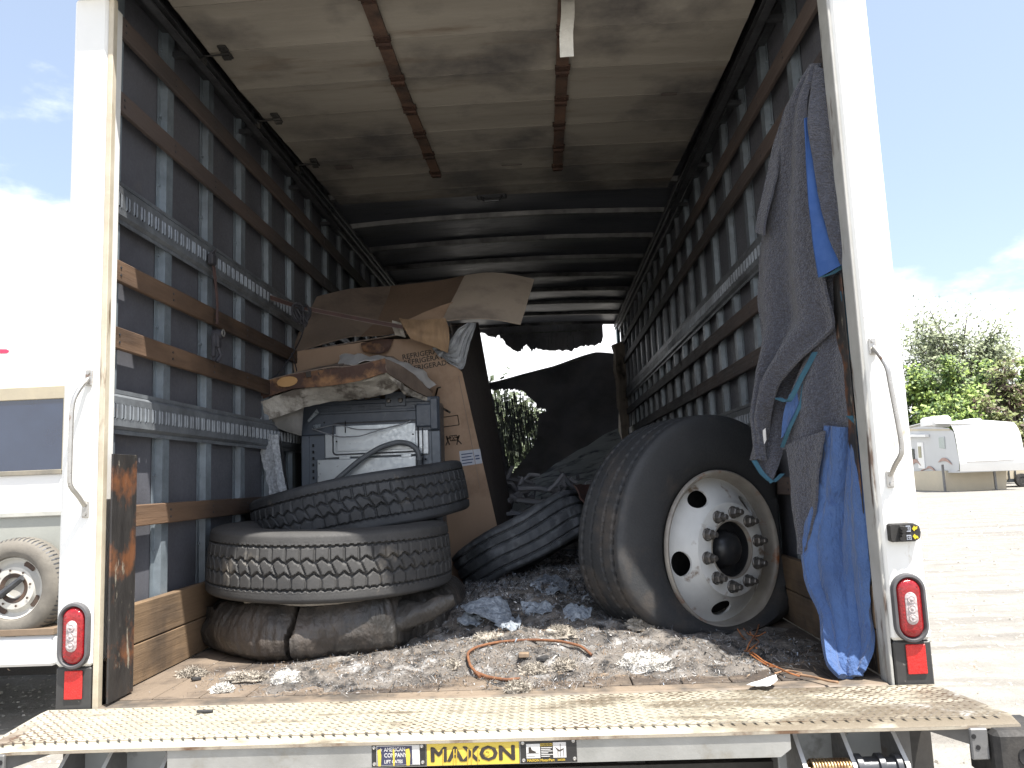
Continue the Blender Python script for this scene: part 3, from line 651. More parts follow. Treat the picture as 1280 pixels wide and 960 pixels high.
# weld beads
m = MB()
for x0, z0 in ((1.00, -.035), (.955, -.05), (-1.02, -.045), (-.90, -.045)):
    for k in range(6): m.lathe([(.0001, .008), (.008, .004), (.010, -.004)], 8, 0, Matrix.Translation((x0+k*.005, -.163, z0-k*.006)) @ Matrix.Rotation(pi/2, 4, 'X'))
m.build('weld_bead', chrome_m, truck, 60)
P = []
for k in range(13*16): a = 2*pi*k/16; P.append((.846+.0075*k/16, -.29+.024*cos(a), -.128+.024*sin(a)))
m = MB().tube(P, .0035, 6); m.cyl((.826, -.29, -.128), (.96, -.29, -.128), .012, 12)
m.build('hinge_spring', M('rust_gold_spring', (.42, .27, .10), (.30, .25, .20), 60, .35, .7, c3=(.20, .09, .03), sscale=30, sthr=.55), truck, 60)
m = MB()
for xa, xb, r_ in ((.958, .972, .034), (.972, 1.012, .026), (1.012, 1.026, .034), (1.026, 1.055, .024), (1.055, 1.068, .032)): m.cyl((xa, -.285, -.128), (xb, -.285, -.128), r_, 24)
m.build('roller', rail_m, truck, 40)
# side hanger rails with holes + rubber dock bumpers at both ends
for s in (1, -1):
    m = MB()
    xa, xb = s*1.12, s*1.262
    m.add([(xa, -.20, -.030), (xb, -.335, -.030), (xb, -.335, -.075), (xa, -.20, -.048)], [(0, 1, 2, 3)])
    m.add([(xa, -.20, -.030), (xa, .2, -.03), (xa, .2, -.05), (xa, -.20, -.048)], [(0, 1, 2, 3)])
    m.box((s*1.225, -.338, -.098), (s*1.268, -.326, -.024), bev=.003)
    for q, zz in ((1.232, -.042), (1.240, -.068)): m.lathe([(.0001, .001), (.006, .001)], 12, 1, Matrix.Translation((s*q, -.3385, zz)) @ Matrix.Rotation(pi/2, 4, 'X'))
    m.box((xa, -.22, -.058), (xb, -.20, -.050)); m.box((s*1.16, -.05, -.45), (s*1.20, -.03, -.03))
    m.build('hanger_rail', [frame_m, dark_m], truck, 30)
    m = MB(); m.box((s*1.272, -.36, -.16), (s*1.42, -.22, -.026), bev=.012)
    rb = random.Random(2)
    o = m.build('dock_bumper', black_rub, truck, 30)
    m = MB(); m.lathe([(.0001, .001), (.018, .001), (.022, .003), (.024, -.002)], 18, 0, Matrix.Translation((s*1.345, -.3605, -.085)) @ Matrix.Rotation(pi/2, 4, 'X')); m.build('bolt_hole', dark_m, o, 40)
# chassis and wheels below, unseen, added to block light and bright ground
m = MB()
for s in (-1, 1): m.box((s*.42-.04, .0, -.36), (s*.42+.04, LEN+1.5, -.14))
for k in range(18): m.box((-1.22, .15+k*.42, -.135), (1.22, .20+k*.42, -.092))
m.box((-1.1, -.02, -.34), (1.1, .04, -.20)); m.box((-1.29, .02, -.42), (1.29, .06, -.05))
m.build('chassis', M('dark_chassis', (.03, .03, .03), (.05, .045, .04), 5, .7), truck)
for s in (-1, 1):
    for dx_ in (.0, .27):
        Mx = Matrix.Translation((s*(.86+dx_-.02), 2.7, GZ+.41)) @ Matrix.Rotation(pi/2, 4, 'Y')
        MB().lathe([(.22, -.11), (.26, -.125), (.36, -.125), (.405, -.09), (.41, 0), (.405, .09), (.36, .125), (.26, .125), (.22, .11), (.20, .02), (.05, .02), (.05, -.02), (.20, -.02)], 40, 0, Mx, closed=True).build('road_wheel', black_rub, truck, 40)
# ---- burnt front wall of the box
YF = 7.58
def poly_sheet(m_, pts, thick=(0, .02, 0), mi=0):
    n_ = len(pts); t_ = Vector(thick); P = [Vector(p) for p in pts]
    m_.add(P+[p+t_ for p in P], [tuple(range(n_)), tuple(range(2*n_-1, n_-1, -1))]+[((i+1) % n_, i, n_+i, n_+(i+1) % n_) for i in range(n_)], mi)
rr = random.Random(11)
def ragged(P, sub=6, amp=3.0):
    out = []
    for a, b in zip(P, P[1:]):
        for k in range(sub):
            t_ = k/sub; out.append((a[0]+(b[0]-a[0])*t_, a[1]+(b[1]-a[1])*t_+(rr.gauss(0, amp) if k else 0)))
    return out+[P[-1]]
prof = ragged([(480, 400), (560, 412), (598, 416), (618, 421), (624, 418), (632, 430), (641, 437), (651, 439), (657, 431), (663, 436), (672, 436), (690, 438), (712, 438), (727, 432), (741, 431), (751, 429), (754, 421), (752, 412), (754, 405)], 5, 1.3)
m = MB()
topz = 2.62
low = [at(px, py, 'y', YF) for px, py in prof]
for i in range(len(low)-1):
    a, b = low[i], low[i+1]
    ta, tb = Vector((a.x, YF, topz)), Vector((b.x, YF, topz))
    ma, mb_ = a.lerp(ta, .5)+Vector((0, .05*noise.noise(a*4), 0)), b.lerp(tb, .5)+Vector((0, .05*noise.noise(b*4), 0))
    m.add([a, b, mb_, ma, tb, ta], [(0, 1, 2, 3), (3, 2, 4, 5)]); e = Vector((0, .03, 0)); m.add([a+e, b+e, tb+e, ta+e, a, b], [(1, 0, 3, 2), (4, 0, 1, 5)])
hd = m.build('charred_front_header', char_m, truck)
m = MB()
for k in range(22):
    px = rr.uniform(610, 745); p = at(px, rr.uniform(412, 432), 'y', YF-.03); m.tube([p+Vector((0, 0, .12)), p+Vector((rr.uniform(-.02, .02), 0, .0)), p+Vector((rr.uniform(-.03, .03), 0, -rr.uniform(.02, .10)))], .004, 4)
m.box((-.45, YF-.04, 2.50), (1.0, YF-.03, 2.515))
m.build('hanging_wire', fibre_m, hd)
# right front corner post stripped to pale wood
P = [(764, 432), (767, 442), (766, 462), (770, 480), (772, 520), (776, 560), (779, 610)]; Q = [(781, 425), (782, 440), (780, 470), (784, 500), (788, 530), (795, 570), (798, 615)]
m = MB(); loft([at(a, b, 'y', 6.85) for a, b in P], [at(a, b, 'y', 6.95) for a, b in Q], 3, 16, lambda u, v, p: .02*noise.noise(p*6), .05, mb=m)
m.build('front_corner_post', M('burnt_pale_wood', (.50, .43, .35), (.26, .23, .20), 6, .8, bump=.5, c3=(.03, .03, .03), sscale=4, sthr=.6, stretch=(3, 1, .4)), truck, 60)
m = MB(); m.add([at(757, 547, 'y', 6.9), at(760, 546, 'y', 6.9), at(766, 568, 'y', 6.9), at(764, 572, 'y', 6.9), at(759, 556, 'y', 6.9)], [(0, 1, 2, 3, 4)]); m.build('wood_sliver', M('pale_splinter', (.62, .56, .45), None, 5), truck)
m = MB(); m.box((1.19, YF-.15, 2.28), (1.23, YF-.03, 2.5)); m.build('bent_trim', M('teal_trim', (.10, .22, .26), (.05, .09, .11), 9, .4, .4), truck)
# broken remains of the front wall left of the burnt hole (behind the cargo)
m = MB(); m.box((-1.25, YF, -.03), (-.80, YF+.03, 2.66)); m.build('front_wall', char_m, truck)
m = MB(); m.box((-1.25, YF, -.03), (1.25, YF+.03, .45)); m.box((.0, YF-.4, -.03), (1.2, YF-.37, .95)); m.build('front_wall', char_m, truck)
# ================================================================ TYRES
def tri(u): u = u % 1; return 4*abs(u-.5)-1
def groove(d, w):     # d distance from the centre line, w width; 0..1
    d = abs(d)/(w*.5); return 1.0 if d < .75 else (0 if d > 1.25 else (1.25-d)/.5)
def drive_depth(u, v, N=58):
    d = 0
    for vc in (.185, .815):
        d = max(d, groove(v-vc-.008*tri(u*N*2), .030)*.014)
    z1, z2 = .185+.21+.040*tri(u*N), .815-.21+.040*tri(u*N+.5)
    w = .040
    d = max(d, groove(v-z1, w)*.014, groove(v-z2, w)*.014)
    if .19 < v < z1: q = ((u*N+.0) % 1)-.5; d = max(d, groove(q-0.0, .15)*.009)
    elif z1 < v < z2:
        q = ((u*N+.25+(v-.5)*2.1) % 1)-.5; d = max(d, groove(q, .14)*.009)
    elif z2 < v < .81: q = ((u*N+.5) % 1)-.5; d = max(d, groove(q, .15)*.009)
    if v < .15 or v > .85:
        d = max(d, .0012*(1 if ((u*N*4) % 1) < .5 else 0)*(1 if (v > .12 and v < .15) or (v > .85 and v < .88) else 0))
    return d
def rib_depth(u, v, N=90):
    d = 0
    for vc in (.15, .37, .63, .85): d = max(d, groove(v-vc-.006*sin(2*pi*u*N), .042)*.016)
    return d
def tyre_mesh(name, mat, R, Wd, Rb, depth, nu=760, nv=60, deform=None, mb=None):
    hw = Wd/2; prof = []; tread = []
    S1 = [(Rb+.002, -hw*.62), (Rb+.012, -hw*.76), (Rb+.045, -hw*.90), (Rb+.30*(R-Rb), -hw*.97), (Rb+.5*(R-Rb), -hw*1.0), (Rb+.68*(R-Rb), -hw*.995), (Rb+.84*(R-Rb), -hw*.975), (R-.022, -hw*.955)]
    for k, p in enumerate(S1): prof.append((p[0], p[1], None))
    for j in range(nv+1):
        v = j/nv; z = -hw*.93+2*hw*.93*v; e = abs(2*v-1); r = R-.006*e*e-.010*max(0, (e-.9)/.1)**2
        prof.append((r, z, v))
    for p in S1[::-1]: prof.append((p[0], -p[1], None))
    for r, z in ((Rb, .56*hw), (Rb+.03, .72*hw), (Rb+.5*(R-Rb), .90*hw), (R-.05, .80*hw), (R-.032, .45*hw), (R-.03, 0), (R-.032, -.45*hw), (R-.05, -.80*hw), (Rb+.5*(R-Rb), -.90*hw), (Rb+.03, -.72*hw), (Rb, -.56*hw)): prof.append((r, z, None))
    k = len(prof); V = []
    for i in range(nu):
        u = i/nu; a = 2*pi*u; ca, sa = cos(a), sin(a)
        for r, z, v in prof:
            if v is not None and depth: r -= depth(u, v)
            p = Vector((r*ca, r*sa, z)); V.append(p)
    if deform: V = [deform(p) for p in V]
    Fc = []
    for i in range(nu):
        j = (i+1) % nu
        for q in range(k): q2 = (q+1) % k; Fc.append((i*k+q, j*k+q, j*k+q2, i*k+q2))
    m = mb or MB(); m.add(V, Fc); return m
def defm(amp, sc, seed, cone=0, sag=0):
    def f(p):
        n_ = noise.noise(p*sc+Vector((seed, 0, 0))); r = sqrt(p.x**2+p.y**2); s = 1+amp*n_-cone*p.z
        return Vector((p.x*s, p.y*s, p.z+amp*.5*noise.noise(p*sc*.8+Vector((0, seed, 3)))-sag*(p.x**2)))
    return f
o = tyre_mesh('tyre', None, .500, .262, .285, drive_depth, deform=defm(.012, 2.2, 3, .14)).build('tyre', tyre_dusty, smooth=42, local=True)
o.location = (-.712, .940, .352); o.rotation_euler = (radians(1.5), radians(1.2), .3)
tag(o, 'zigzag tread truck tyre with a sunlit patch, lying flat in the middle of the stack', 'tyre', 'old truck tyres stacked on the left')
o = tyre_mesh('tyre', None, .500, .240, .285, drive_depth, deform=defm(.035, 2.0, 9, -.05)).build('tyre', tyre_m, smooth=42, local=True)
o.location = (-.665, 1.285, .535); o.rotation_euler = (radians(-8.5), radians(-4.0), 1.1)
tag(o, 'dark truck tyre with zigzag tread lying tilted on top of the stack below the appliance', 'tyre', 'old truck tyres stacked on the left')
def lean_def(p):
    n1 = noise.noise(p*3+Vector((5, 2, 1))); n2 = noise.noise(p*9)
    r = sqrt(p.x**2+p.y**2); s = 1+.05*n1+.026*n2+.012*noise.noise(p*24); z = p.z*(1+.1*noise.noise(p*1.7))+.03*noise.noise(p*2.3)
    return Vector((p.x*s, p.y*s*.92, z))
o = tyre_mesh('tyre', None, .44, .25, .27, rib_depth, nu=420, nv=44, deform=lean_def).build('leaning_tyre', burnt_rub2, smooth=50, local=True)
o.location = (.075, 2.02, .285)
ax = Vector((-.42, .10, .90)).normalized(); o.rotation_euler = ax.to_track_quat('Z', 'Y').to_euler()
tag(o, 'burnt ash dusted ribbed tyre leaning between the tyre stack and the white wheel', 'tyre')
m = MB(); loft([at(716, 607, 'y', 1.78), at(725, 620, 'y', 1.76), at(733, 640, 'y', 1.72)], [at(737, 606, 'y', 2.0), at(741, 612, 'y', 1.95), at(737, 634, 'y', 1.8)], 5, 6, lambda u, v, p: .015*noise.noise(p*20), .008, mb=m)
tag(m.build('burnt_rubber_flap', M('charred_rust_rubber', (.10, .045, .035), (.04, .025, .022), 12, .8, bump=.5), smooth=60), 'rust brown burnt scrap curling up behind the leaning tyre', 'scrap')
# squashed burnt casing at the bottom of the stack
def casing(u, w):     # w 0..1 around the section
    a = 2*pi*u
    # section: bulging outer skin from floor to top lip and back inside
    sec = [(.44, .012), (.50, .005), (.535, .03), (.548, .075), (.540, .120), (.520, .160), (.490, .190), (.44, .205), (.39, .20), (.36, .185), (.355, .15), (.38, .08), (.40, .03)]
    k = w*(len(sec)-1); i = min(int(k), len(sec)-2); f = k-i
    r = sec[i][0]*(1-f)+sec[i+1][0]*f; z = sec[i][1]*(1-f)+sec[i+1][1]*f
    return r, z, a
m = MB(); nu, nw = 520, 48; V = []
a_split = radians(-91.5); 
for i in range(nu):
    for j in range(nw):
        r, z, a = casing(i/nu, j/(nw-1)); p = Vector((cos(a)*.5, sin(a)*.5, z))
        r += .010*abs(noise.noise(Vector((cos(a)*14, sin(a)*14, z*3)))) + .007*noise.noise(Vector((cos(a)*30, sin(a)*30, z*14)))
        w1 = noise.noise(Vector((cos(a)*2.2, sin(a)*2.2, z*2.5))); w2 = noise.noise(Vector((cos(a)*6, sin(a)*6, z*9+3)))
        r += .045*w1+.016*w2
        da = (a-a_split+pi) % (2*pi)-pi     # split seen from the camera
        if z > .0:
            g = max(0, 1-abs(da+.015*sin(z*30))/.020); r -= .085*g**.6
            if 0 < da < .9: r += .022*(1-da/.9)            # right flap stands proud
        top = max(0, (z-.10)/.10)
        hgt = 1.02+.10*w1
        if 0 < da < 1.2: hgt += .12*sin(da/1.2*pi)            # top lip lifts to the right
        if da < -.75 and da > -1.15: r -= .05*top*max(0, 1-abs(da+.95)/.2)
        zz = z*hgt+.008*w2
        V.append((r*cos(a), r*sin(a), max(zz, .002)))
Fc = []
for i in range(nu):
    j = (i+1) % nu
    for q in range(nw): q2 = (q+1) % nw; Fc.append((i*nw+q, j*nw+q, j*nw+q2, i*nw+q2))
m.add(V, Fc)
# pulled out tongue to the right
T = [(-.36, .80, .10), (-.24, .66, .13), (-.10, .60, .165), (.0, .58, .185)]
root = m.build('burnt_tyre_casing', burnt_rub, smooth=60, local=True); root.location = (-.735, 1.045, .0)
ROOTLOC[root.name] = Vector(root.location)
tag(root, 'flattened burnt tyre casing with a dark split, crushed under the tyre stack', 'tyre', 'old truck tyres stacked on the left')
m = MB(); P = [at(440, 782, 'y', .72), at(490, 776, 'y', .68), at(535, 764, 'y', .64), at(569, 749, 'y', .62)]
m.tube(resample(P, 24), [.100-.082*(k/24)**.9 for k in range(25)], 20); 
for i, v in enumerate(m.v):
    q = Vector(v); m.v[i] = tuple(q+Vector((0, 0, .022*noise.noise(q*11)))+Vector((.014*noise.noise(q*12), .012*noise.noise(q*20), 0)))
m.build('torn_tongue', burnt_rub, root, 60)
m = MB(); loft([at(250, 765, 'y', .86), at(262, 758, 'y', .74), at(272, 768, 'y', .66)], [at(256, 780, 'y', .80), at(264, 790, 'y', .70), at(270, 788, 'y', .66)], 6, 6, lambda u, v, p: .012*noise.noise(p*22), .01, mb=m)
m.build('torn_flap', burnt_rub, root, 60)
m = MB(); loft([at(300, 745, 'y', .62), at(380, 742, 'y', .56), at(460, 742, 'y', .60)], [at(305, 752, 'y', .60), at(380, 757, 'y', .54), at(462, 750, 'y', .58)], 3, 14, lambda u, v, p: .004*noise.noise(p*22), .01, mb=m)
tag(m.build('foam_sheet', foam_m, smooth=60), 'thin grubby white sheet squeezed between the flattened casing and the tyre above', 'foam sheet')

# ================================================================ STEEL WHEEL
C0 = at(907, 686, 'y', .82); nrm_ = Vector((.555, -.83, .03)).normalized()
wheel = thing('truck_wheel', (0, 0, 0), 'large upright truck wheel with white steel rim and ten lug nuts at the right wall', 'wheel')
q = nrm_.to_track_quat('Z', 'Y'); wheel.rotation_euler = q.to_euler(); wheel.location = C0; WS = 1.085; wheel.scale = (WS, WS, WS)
Wm = Matrix.Translation(C0) @ q.to_matrix().to_4x4() @ Matrix.Scale(WS, 4); Wi = Wm.inverted()
RT_, RB_ = .506, .272
def wheel_def(p):          # flat at the bottom: the rubber is pressed out on the floor
    w = Wm @ p; r_ = sqrt(p.x**2+p.y**2); s_ = (C0.z-w.z)/max(r_*WS, .01)
    if s_ > 0 and r_ > RB_:
        k_ = 1-.84*min(1, s_)**1.7; rn = RB_+(r_-RB_)*k_; bul = 1+.45*(1-k_)*sin(pi*min(1, (r_-RB_)/(RT_-RB_)))
        p = Vector((p.x*rn/r_, p.y*rn/r_, -.122+(p.z+.122)*bul)); w = Wm @ p
    if w.x > 1.188: w.x = 1.188+(w.x-1.188)*.1
    return Wi @ w
TM = MB(); tyre_mesh('tyre', None, RT_, .262, RB_, rib_depth, nu=560, nv=56, mb=TM)
TM.v = [tuple(wheel_def(Vector((v[0], v[1], v[2]-.122)))) for v in TM.v]
TM.build('tyre', M('scuffed_black_rubber', (.024, .026, .029), (.036, .038, .041), 5, .66, bump=.3, bscale=120, c3=(.066, .057, .050), sscale=4, sthr=.60, swid=.07, obj=True, c4=(.16, .155, .15), s4scale=22, s4thr=.74, s4wid=.02), wheel, 45, local=True)
# rim: lip, well and disc with five hand holes
rimM = MB().lathe([(.279, .002), (.286, .004), (.291, -.002), (.292, -.010), (.286, -.016), (.282, -.010), (.277, -.014), (.274, -.026), (.268, -.070), (.256, -.082), (.245, -.20), (.270, -.215), (.270, -.225), (.236, -.205), (.246, -.082), (.262, -.066), (.268, -.026), (.272, -.006)], 96, closed=True)
rim = rimM.build('rim', rimlip_m, wheel, 40, local=True)
dk = MB(); prof = [(0, 0), (.103, .030), (.106, .0325), (.162, .0325), (.169, .0305), (.173, .018), (.196, -.001), (.220, -.022), (.240, -.040), (.256, -.052), (.268, -.056), (.268, -.064), (.252, -.062), (.236, -.050), (.214, -.030), (.190, -.006), (.172, .012), (.156, .021), (.103, .021), (0, 0)]
dk.lathe(prof[1:-1], 120, closed=True)
disc = dk.build('disc', rim_m, wheel, 35, local=True)
cut = MB(); HH = [radians(a) for a in (118, 190, 262, 334, 46)]
for a in HH:
    Mx = Matrix.Rotation(a, 4, 'Z') @ Matrix.Translation((.212, 0, -.02)) @ Matrix.Diagonal((.98, 1.62, 1, 1))
    cut.lathe([(.0001, .09), (.028, .09), (.028, -.09), (.0001, -.09)], 28, 0, Mx)
co = fixnormals(cut.build('cutter', rim_m, local=True)); 
bm = bmesh.new(); bm.from_mesh(co.data); bmesh.ops.remove_doubles(bm, verts=bm.verts, dist=.0005); bm.to_mesh(co.data); bm.free(); fixnormals(co)
fixnormals(disc); disc.parent = None
md = disc.modifiers.new('b', 'BOOLEAN'); md.operation = 'DIFFERENCE'; md.object = co; md.solver = 'EXACT'
dg = bpy.context.evaluated_depsgraph_get(); nm_ = bpy.data.meshes.new_from_object(disc.evaluated_get(dg)); disc.modifiers.clear(); disc.data = nm_; disc.parent = wheel
nm_.polygons.foreach_set('use_smooth', [True]*len(nm_.polygons)); nm_.set_sharp_from_angle(angle=radians(35))
bpy.data.objects.remove(co)
MB().lathe([(.0001, -.13), (.22, -.13), (.24, -.10)], 60).build('hole_shade_disc', dark_m, wheel, 40, local=True)  # dark disc added behind the hand holes in place of their shade
MB().lathe([(.0001, .046), (.020, .045), (.044, .038), (.060, .022), (.065, .000), (.072, -.012), (.100, -.014), (.1025, .022)], 48).build('hub_cap', hub_m, wheel, 50, local=True)
m = MB(); m.lathe([(.1005, .018), (.1005, .0335), (.1065, .0337), (.1065, .022)], 48); m.build('hub_bore', rimlip_m, wheel, 40, local=True)
m = MB(); m.lathe([(.0235, 0), (.0235, .003), (.0215, .006), (.0205, .007)], 12); n6 = []
m.lathe([(.0195, .003), (.0195, .024), (.016, .028), (.0115, .028), (.0115, .045), (.0095, .048), (.0001, .048)], 6)
nut = m.build('lug_nut', nut_m, wheel, 30, local=True)
for k in range(10):
    a = 2*pi*k/10+.16; o = nut if k == 0 else nut.copy()
    if k: link(o, wheel)
    o.location = (.1335*cos(a), .1335*sin(a), .0325); o.rotation_euler = (0, 0, a*3.1)
m = MB(); m.tube([(.018*cos(a)+.2, .018*sin(a), -.08) for a in np.linspace(0, 5, 10)], .002, 5)

# ================================================================ APPLIANCE
YA = 1.80
P0, P1 = at(376, 500, 'y', YA), at(549, 500, 'y', YA); ax0, ax1, az1 = P0.x, P1.x, P0.z-.012
app = thing('appliance', ((ax0+ax1)/2, YA, 0), 'grey blue washing machine standing with its back and drain hose facing out', 'washing machine')
w_ = lambda px, py, d=0: at(px, py, 'y', YA-d)
MB().box((ax0+.004, YA+.03, .01), (ax1-.004, YA+.62, az1-.02), bev=.012).build('body', app_side, app, 30)
m = MB(); zmid = w_(450, 542).z
m.box((ax0, YA, .02), (ax0+.045, YA+.03, zmid), bev=.004); m.box((ax1-.05, YA, .02), (ax1, YA+.03, zmid), bev=.004); m.box((ax0+.045, YA+.012, .02), (ax1-.05, YA+.03, zmid)); 
m.build('back_frame', app_side, app, 30)
m = MB(); m.box((ax0, YA-.004, zmid), (ax1, YA+.03, az1), bev=.006); m.box((ax0+.01, YA-.016, az1-.028), (ax1-.01, YA-.003, az1-.004), bev=.004); m.box((ax0+.05, YA-.012, az1-.075), (ax1-.09, YA-.003, az1-.060), bev=.003)
m.box((ax1-.13, YA-.02, zmid+.02), (ax1-.03, YA-.003, az1-.04), bev=.008); m.box((ax1-.05, YA-.024, zmid+.004), (ax1-.006, YA-.003, az1-.010), bev=.006)
m.box((w_(472, 0).x, YA-.018, w_(0, 530).z), (w_(496, 0).x, YA-.003, w_(0, 512).z), bev=.003)
for cx_ in (w_(476, 0).x, w_(490, 0).x): m.lathe([(.0001, .010), (.010, .009), (.013, .004), (.014, 0)], 14, 1, Matrix.Translation((cx_, YA-.018, w_(0, 523).z)) @ Matrix.Rotation(pi/2, 4, 'X'))
m.build('top_trim', [app_dark, nut_m], app, 30)
m = MB(); rv = random.Random(4)
for x0, x1 in ((395, 408), (416, 432), (440, 448), (454, 466), (502, 516)):
    for k in range(7):
        z = w_(0, 532).z+k*.0135; MB().box((w_(x0, 0).x, YA-.010, z), (w_(x1, 0).x, YA-.003, z+.006), bev=.001).build('vent_louvre', app_dark, app, 30)
# galvanised access panel with pressed rounded rectangle
gx0, gx1, gz0, gz1 = w_(400, 0).x, w_(521, 0).x, w_(0, 590).z, w_(0, 544).z
m = MB(); m.box((gx0, YA-.001, gz0), (gx1, YA+.012, gz1), bev=.004)
m.build('access_panel', app_galv, app, 30)
m = MB()
def rrect(x0, x1, z0, z1, r, y, n=6):
    out = []
    for cx_, cz_, a0 in ((x1-r, z1-r, 0), (x0+r, z1-r, pi/2), (x0+r, z0+r, pi), (x1-r, z0+r, 1.5*pi)):
        for k in range(n+1): a = a0+pi/2*k/n; out.append((cx_+r*cos(a), y, cz_+r*sin(a)))
    return out
rx0, rx1, rz0, rz1 = w_(409, 0).x, w_(510, 0).x, w_(0, 587).z, w_(0, 547).z
R1 = [rrect(rx0-g, rx1+g, rz0-g, rz1+g, max(.004, .02+g), y) for g, y in ((.0, YA-.0015), (-.006, YA-.006), (-.012, YA+.006), (-.02, YA-.004), (-.03, YA-.0045))]
n_ = len(R1[0]); m.add([p for r_ in R1 for p in r_], [(k*n_+i, (k+1)*n_+i, (k+1)*n_+(i+1) % n_, k*n_+(i+1) % n_) for k in range(4) for i in range(n_)]+[tuple(4*n_+i for i in range(n_))])
m.build('pressed_panel', app_galv, app, 40)
m = MB(); m.add(rrect(rx0-.001, rx1+.001, rz0-.001, rz1+.001, .02, YA-.0018), [tuple(range(28))]); 
m.tube(rrect(rx0+.004, rx1-.004, rz0+.004, rz1-.004, .02, YA-.0045), .0045, 6, closed=True)
m.v = m.v[28:]; m.f = [tuple(i-28 for i in f) for f in m.f[1:]]; m.m = m.m[1:]
m.build('panel_groove', rail_m, app, 60)
m = MB(); 
for px, py in ((414, 570), (503, 565), (452, 598), (400, 546), (520, 543), (517, 596)): m.lathe([(.0001, .004), (.004, .003), (.005, 0)], 10, 0, Matrix.Translation((w_(px, 0).x, YA-.005, w_(0, py).z)) @ Matrix.Rotation(pi/2, 4, 'X'))
m.build('screw', dark_m, app, 40)
m = MB(); V0 = w_(397, 592); V1 = w_(521, 590); m.box((V0.x, YA-.010, .3), (V1.x, YA-.002, gz0-.006), bev=.004); m.box((w_(417, 0).x, YA-.014, gz0-.012), (w_(430, 0).x, YA-.004, gz0+.006), bev=.002); m.box((w_(489, 0).x, YA-.014, gz0-.012), (w_(501, 0).x, YA-.004, gz0+.006), bev=.002)
m.build('lower_cover', app_galv, app, 30)
HP = [w_(396, 624, .10), w_(413, 607, .09), w_(432, 590, .08), w_(450, 575, .07), w_(474, 560, .06), w_(496, 553, .05), w_(512, 555, .05), w_(521, 562, .045), w_(524, 573, .04)]
MB().tube(resample(HP, 40), .0145, 12).build('drain_hose', hose_m, app, 60)
P = [w_(524, 573, .035), w_(524.5, 600, .03), w_(524, 622, .03)]; PP = resample(P, 60); m = MB().tube(PP, [.0135+.0035*(k % 2) for k in range(61)], 12); m.cyl(w_(524, 570, .036), w_(524, 575, .036), .018, 14)
m.build('corrugated_hose', hose_m, app, 30)
m = MB()
m.tube(resample([w_(392, 537, .02), w_(420, 531, .05), w_(448, 537, .05), w_(478, 536, .05), w_(500, 531, .03), w_(514, 526, .02)], 30), .003, 6)
m.tube(resample([w_(390, 536, .02), w_(405, 541, .04), w_(424, 546, .05), w_(450, 545, .06), w_(476, 537, .05), w_(505, 529, .03)], 30), .003, 6)
m.build('loose_wire', M('grey_wire', (.30, .31, .32), (.2, .2, .21), 20, .4), app, 60)
m = MB(); m.tube([w_(431.5, 526, .012), w_(431.5, 541, .012)], .0025, 5); m.tube([w_(528, 535, .01), w_(529, 600, .01)], .0025, 5)
for z in np.arange(.5, zmid-.03, .035): m.box((ax0+.062, YA-.003, z), (ax0+.072, YA+.0, z+.016))
m.build('seam_detail', dark_m, app)
m = MB(); m.add([w_(384, 526, .04), w_(396, 511, .05), w_(399, 516, .05), w_(390, 524, .04), w_(386, 528, .04)], [(0, 4, 3, 2, 1)]); m.add([w_(391, 531, .03), w_(401, 530, .04), w_(400, 535, .04), w_(393, 536, .03)], [(0, 3, 2, 1)])
m.build('foil_scrap', M('pale_foil', (.35, .40, .44), None, 5, .3, .4), app)

# ================================================================ TORN LID WITH FOAM
def pts(L, dy=0): return [at(a, b, 'y', c+dy) for a, b, c in L]
lid = thing('torn_carton_lid', tuple(at(420, 480, 'y', 1.62)), 'torn orange brown carton lid lined with grubby white foam, draped on the washing machine', 'carton')
top = [(307, 487, 1.60), (330, 477, 1.56), (365, 468, 1.53), (405, 462, 1.50), (445, 457, 1.48), (481, 448, 1.46)]
bot = [(309, 506, 1.60), (332, 497, 1.56), (365, 486, 1.53), (405, 483, 1.50), (445, 477, 1.48), (484, 465, 1.46)]
loft(pts(top), pts(bot), 5, 30, lambda u, v, p: .008*noise.noise(p*14)+.004*noise.noise(p*40), .006).build('front_wall', card_orange_m, lid, 60)
loft(pts([(481, 448, 1.46), (500, 456, 1.56), (520, 470, 1.70), (541, 492, 1.86)]), pts([(484, 466, 1.46), (500, 476, 1.56), (518, 488, 1.68), (540, 498, 1.84)]), 4, 12, lambda u, v, p: .006*noise.noise(p*14), .006).build('side_wall', card_dark_m, lid, 60)
loft(pts(top, .004), pts([(365, 470, 1.95), (390, 462, 1.98), (420, 456, 2.0), (450, 450, 2.0), (490, 446, 2.0), (541, 490, 1.96)]), 8, 20, lambda u, v, p: .01*noise.noise(p*9), .006).build('top_sheet', card_dark_m, lid, 60)
f0 = [(313, 506, 1.585), (335, 499, 1.57), (368, 487, 1.55), (405, 483, 1.53), (445, 478, 1.51), (478, 469, 1.50), (486, 468, 1.49)]
f1 = [(318, 531, 1.60), (350, 520, 1.61), (385, 508, 1.62), (420, 501, 1.63), (455, 498, 1.63), (490, 489, 1.62), (505, 482, 1.60)]
loft(pts(f0), pts(f1), 8, 44, lambda u, v, p: .010*noise.noise(p*11)+.006*noise.noise(p*38)+.006*abs(sin(v*13)), .012).build('foam_lining', foam_m, lid, 60)
loft(pts([(484, 466, 1.475), (500, 478, 1.57), (519, 490, 1.69), (538, 499, 1.80)]), pts([(500, 484, 1.56), (508, 492, 1.62), (520, 497, 1.72), (536, 502, 1.80)]), 5, 14, lambda u, v, p: .014*noise.noise(p*26), .014).build('foam_lining', foam_m, lid, 60)
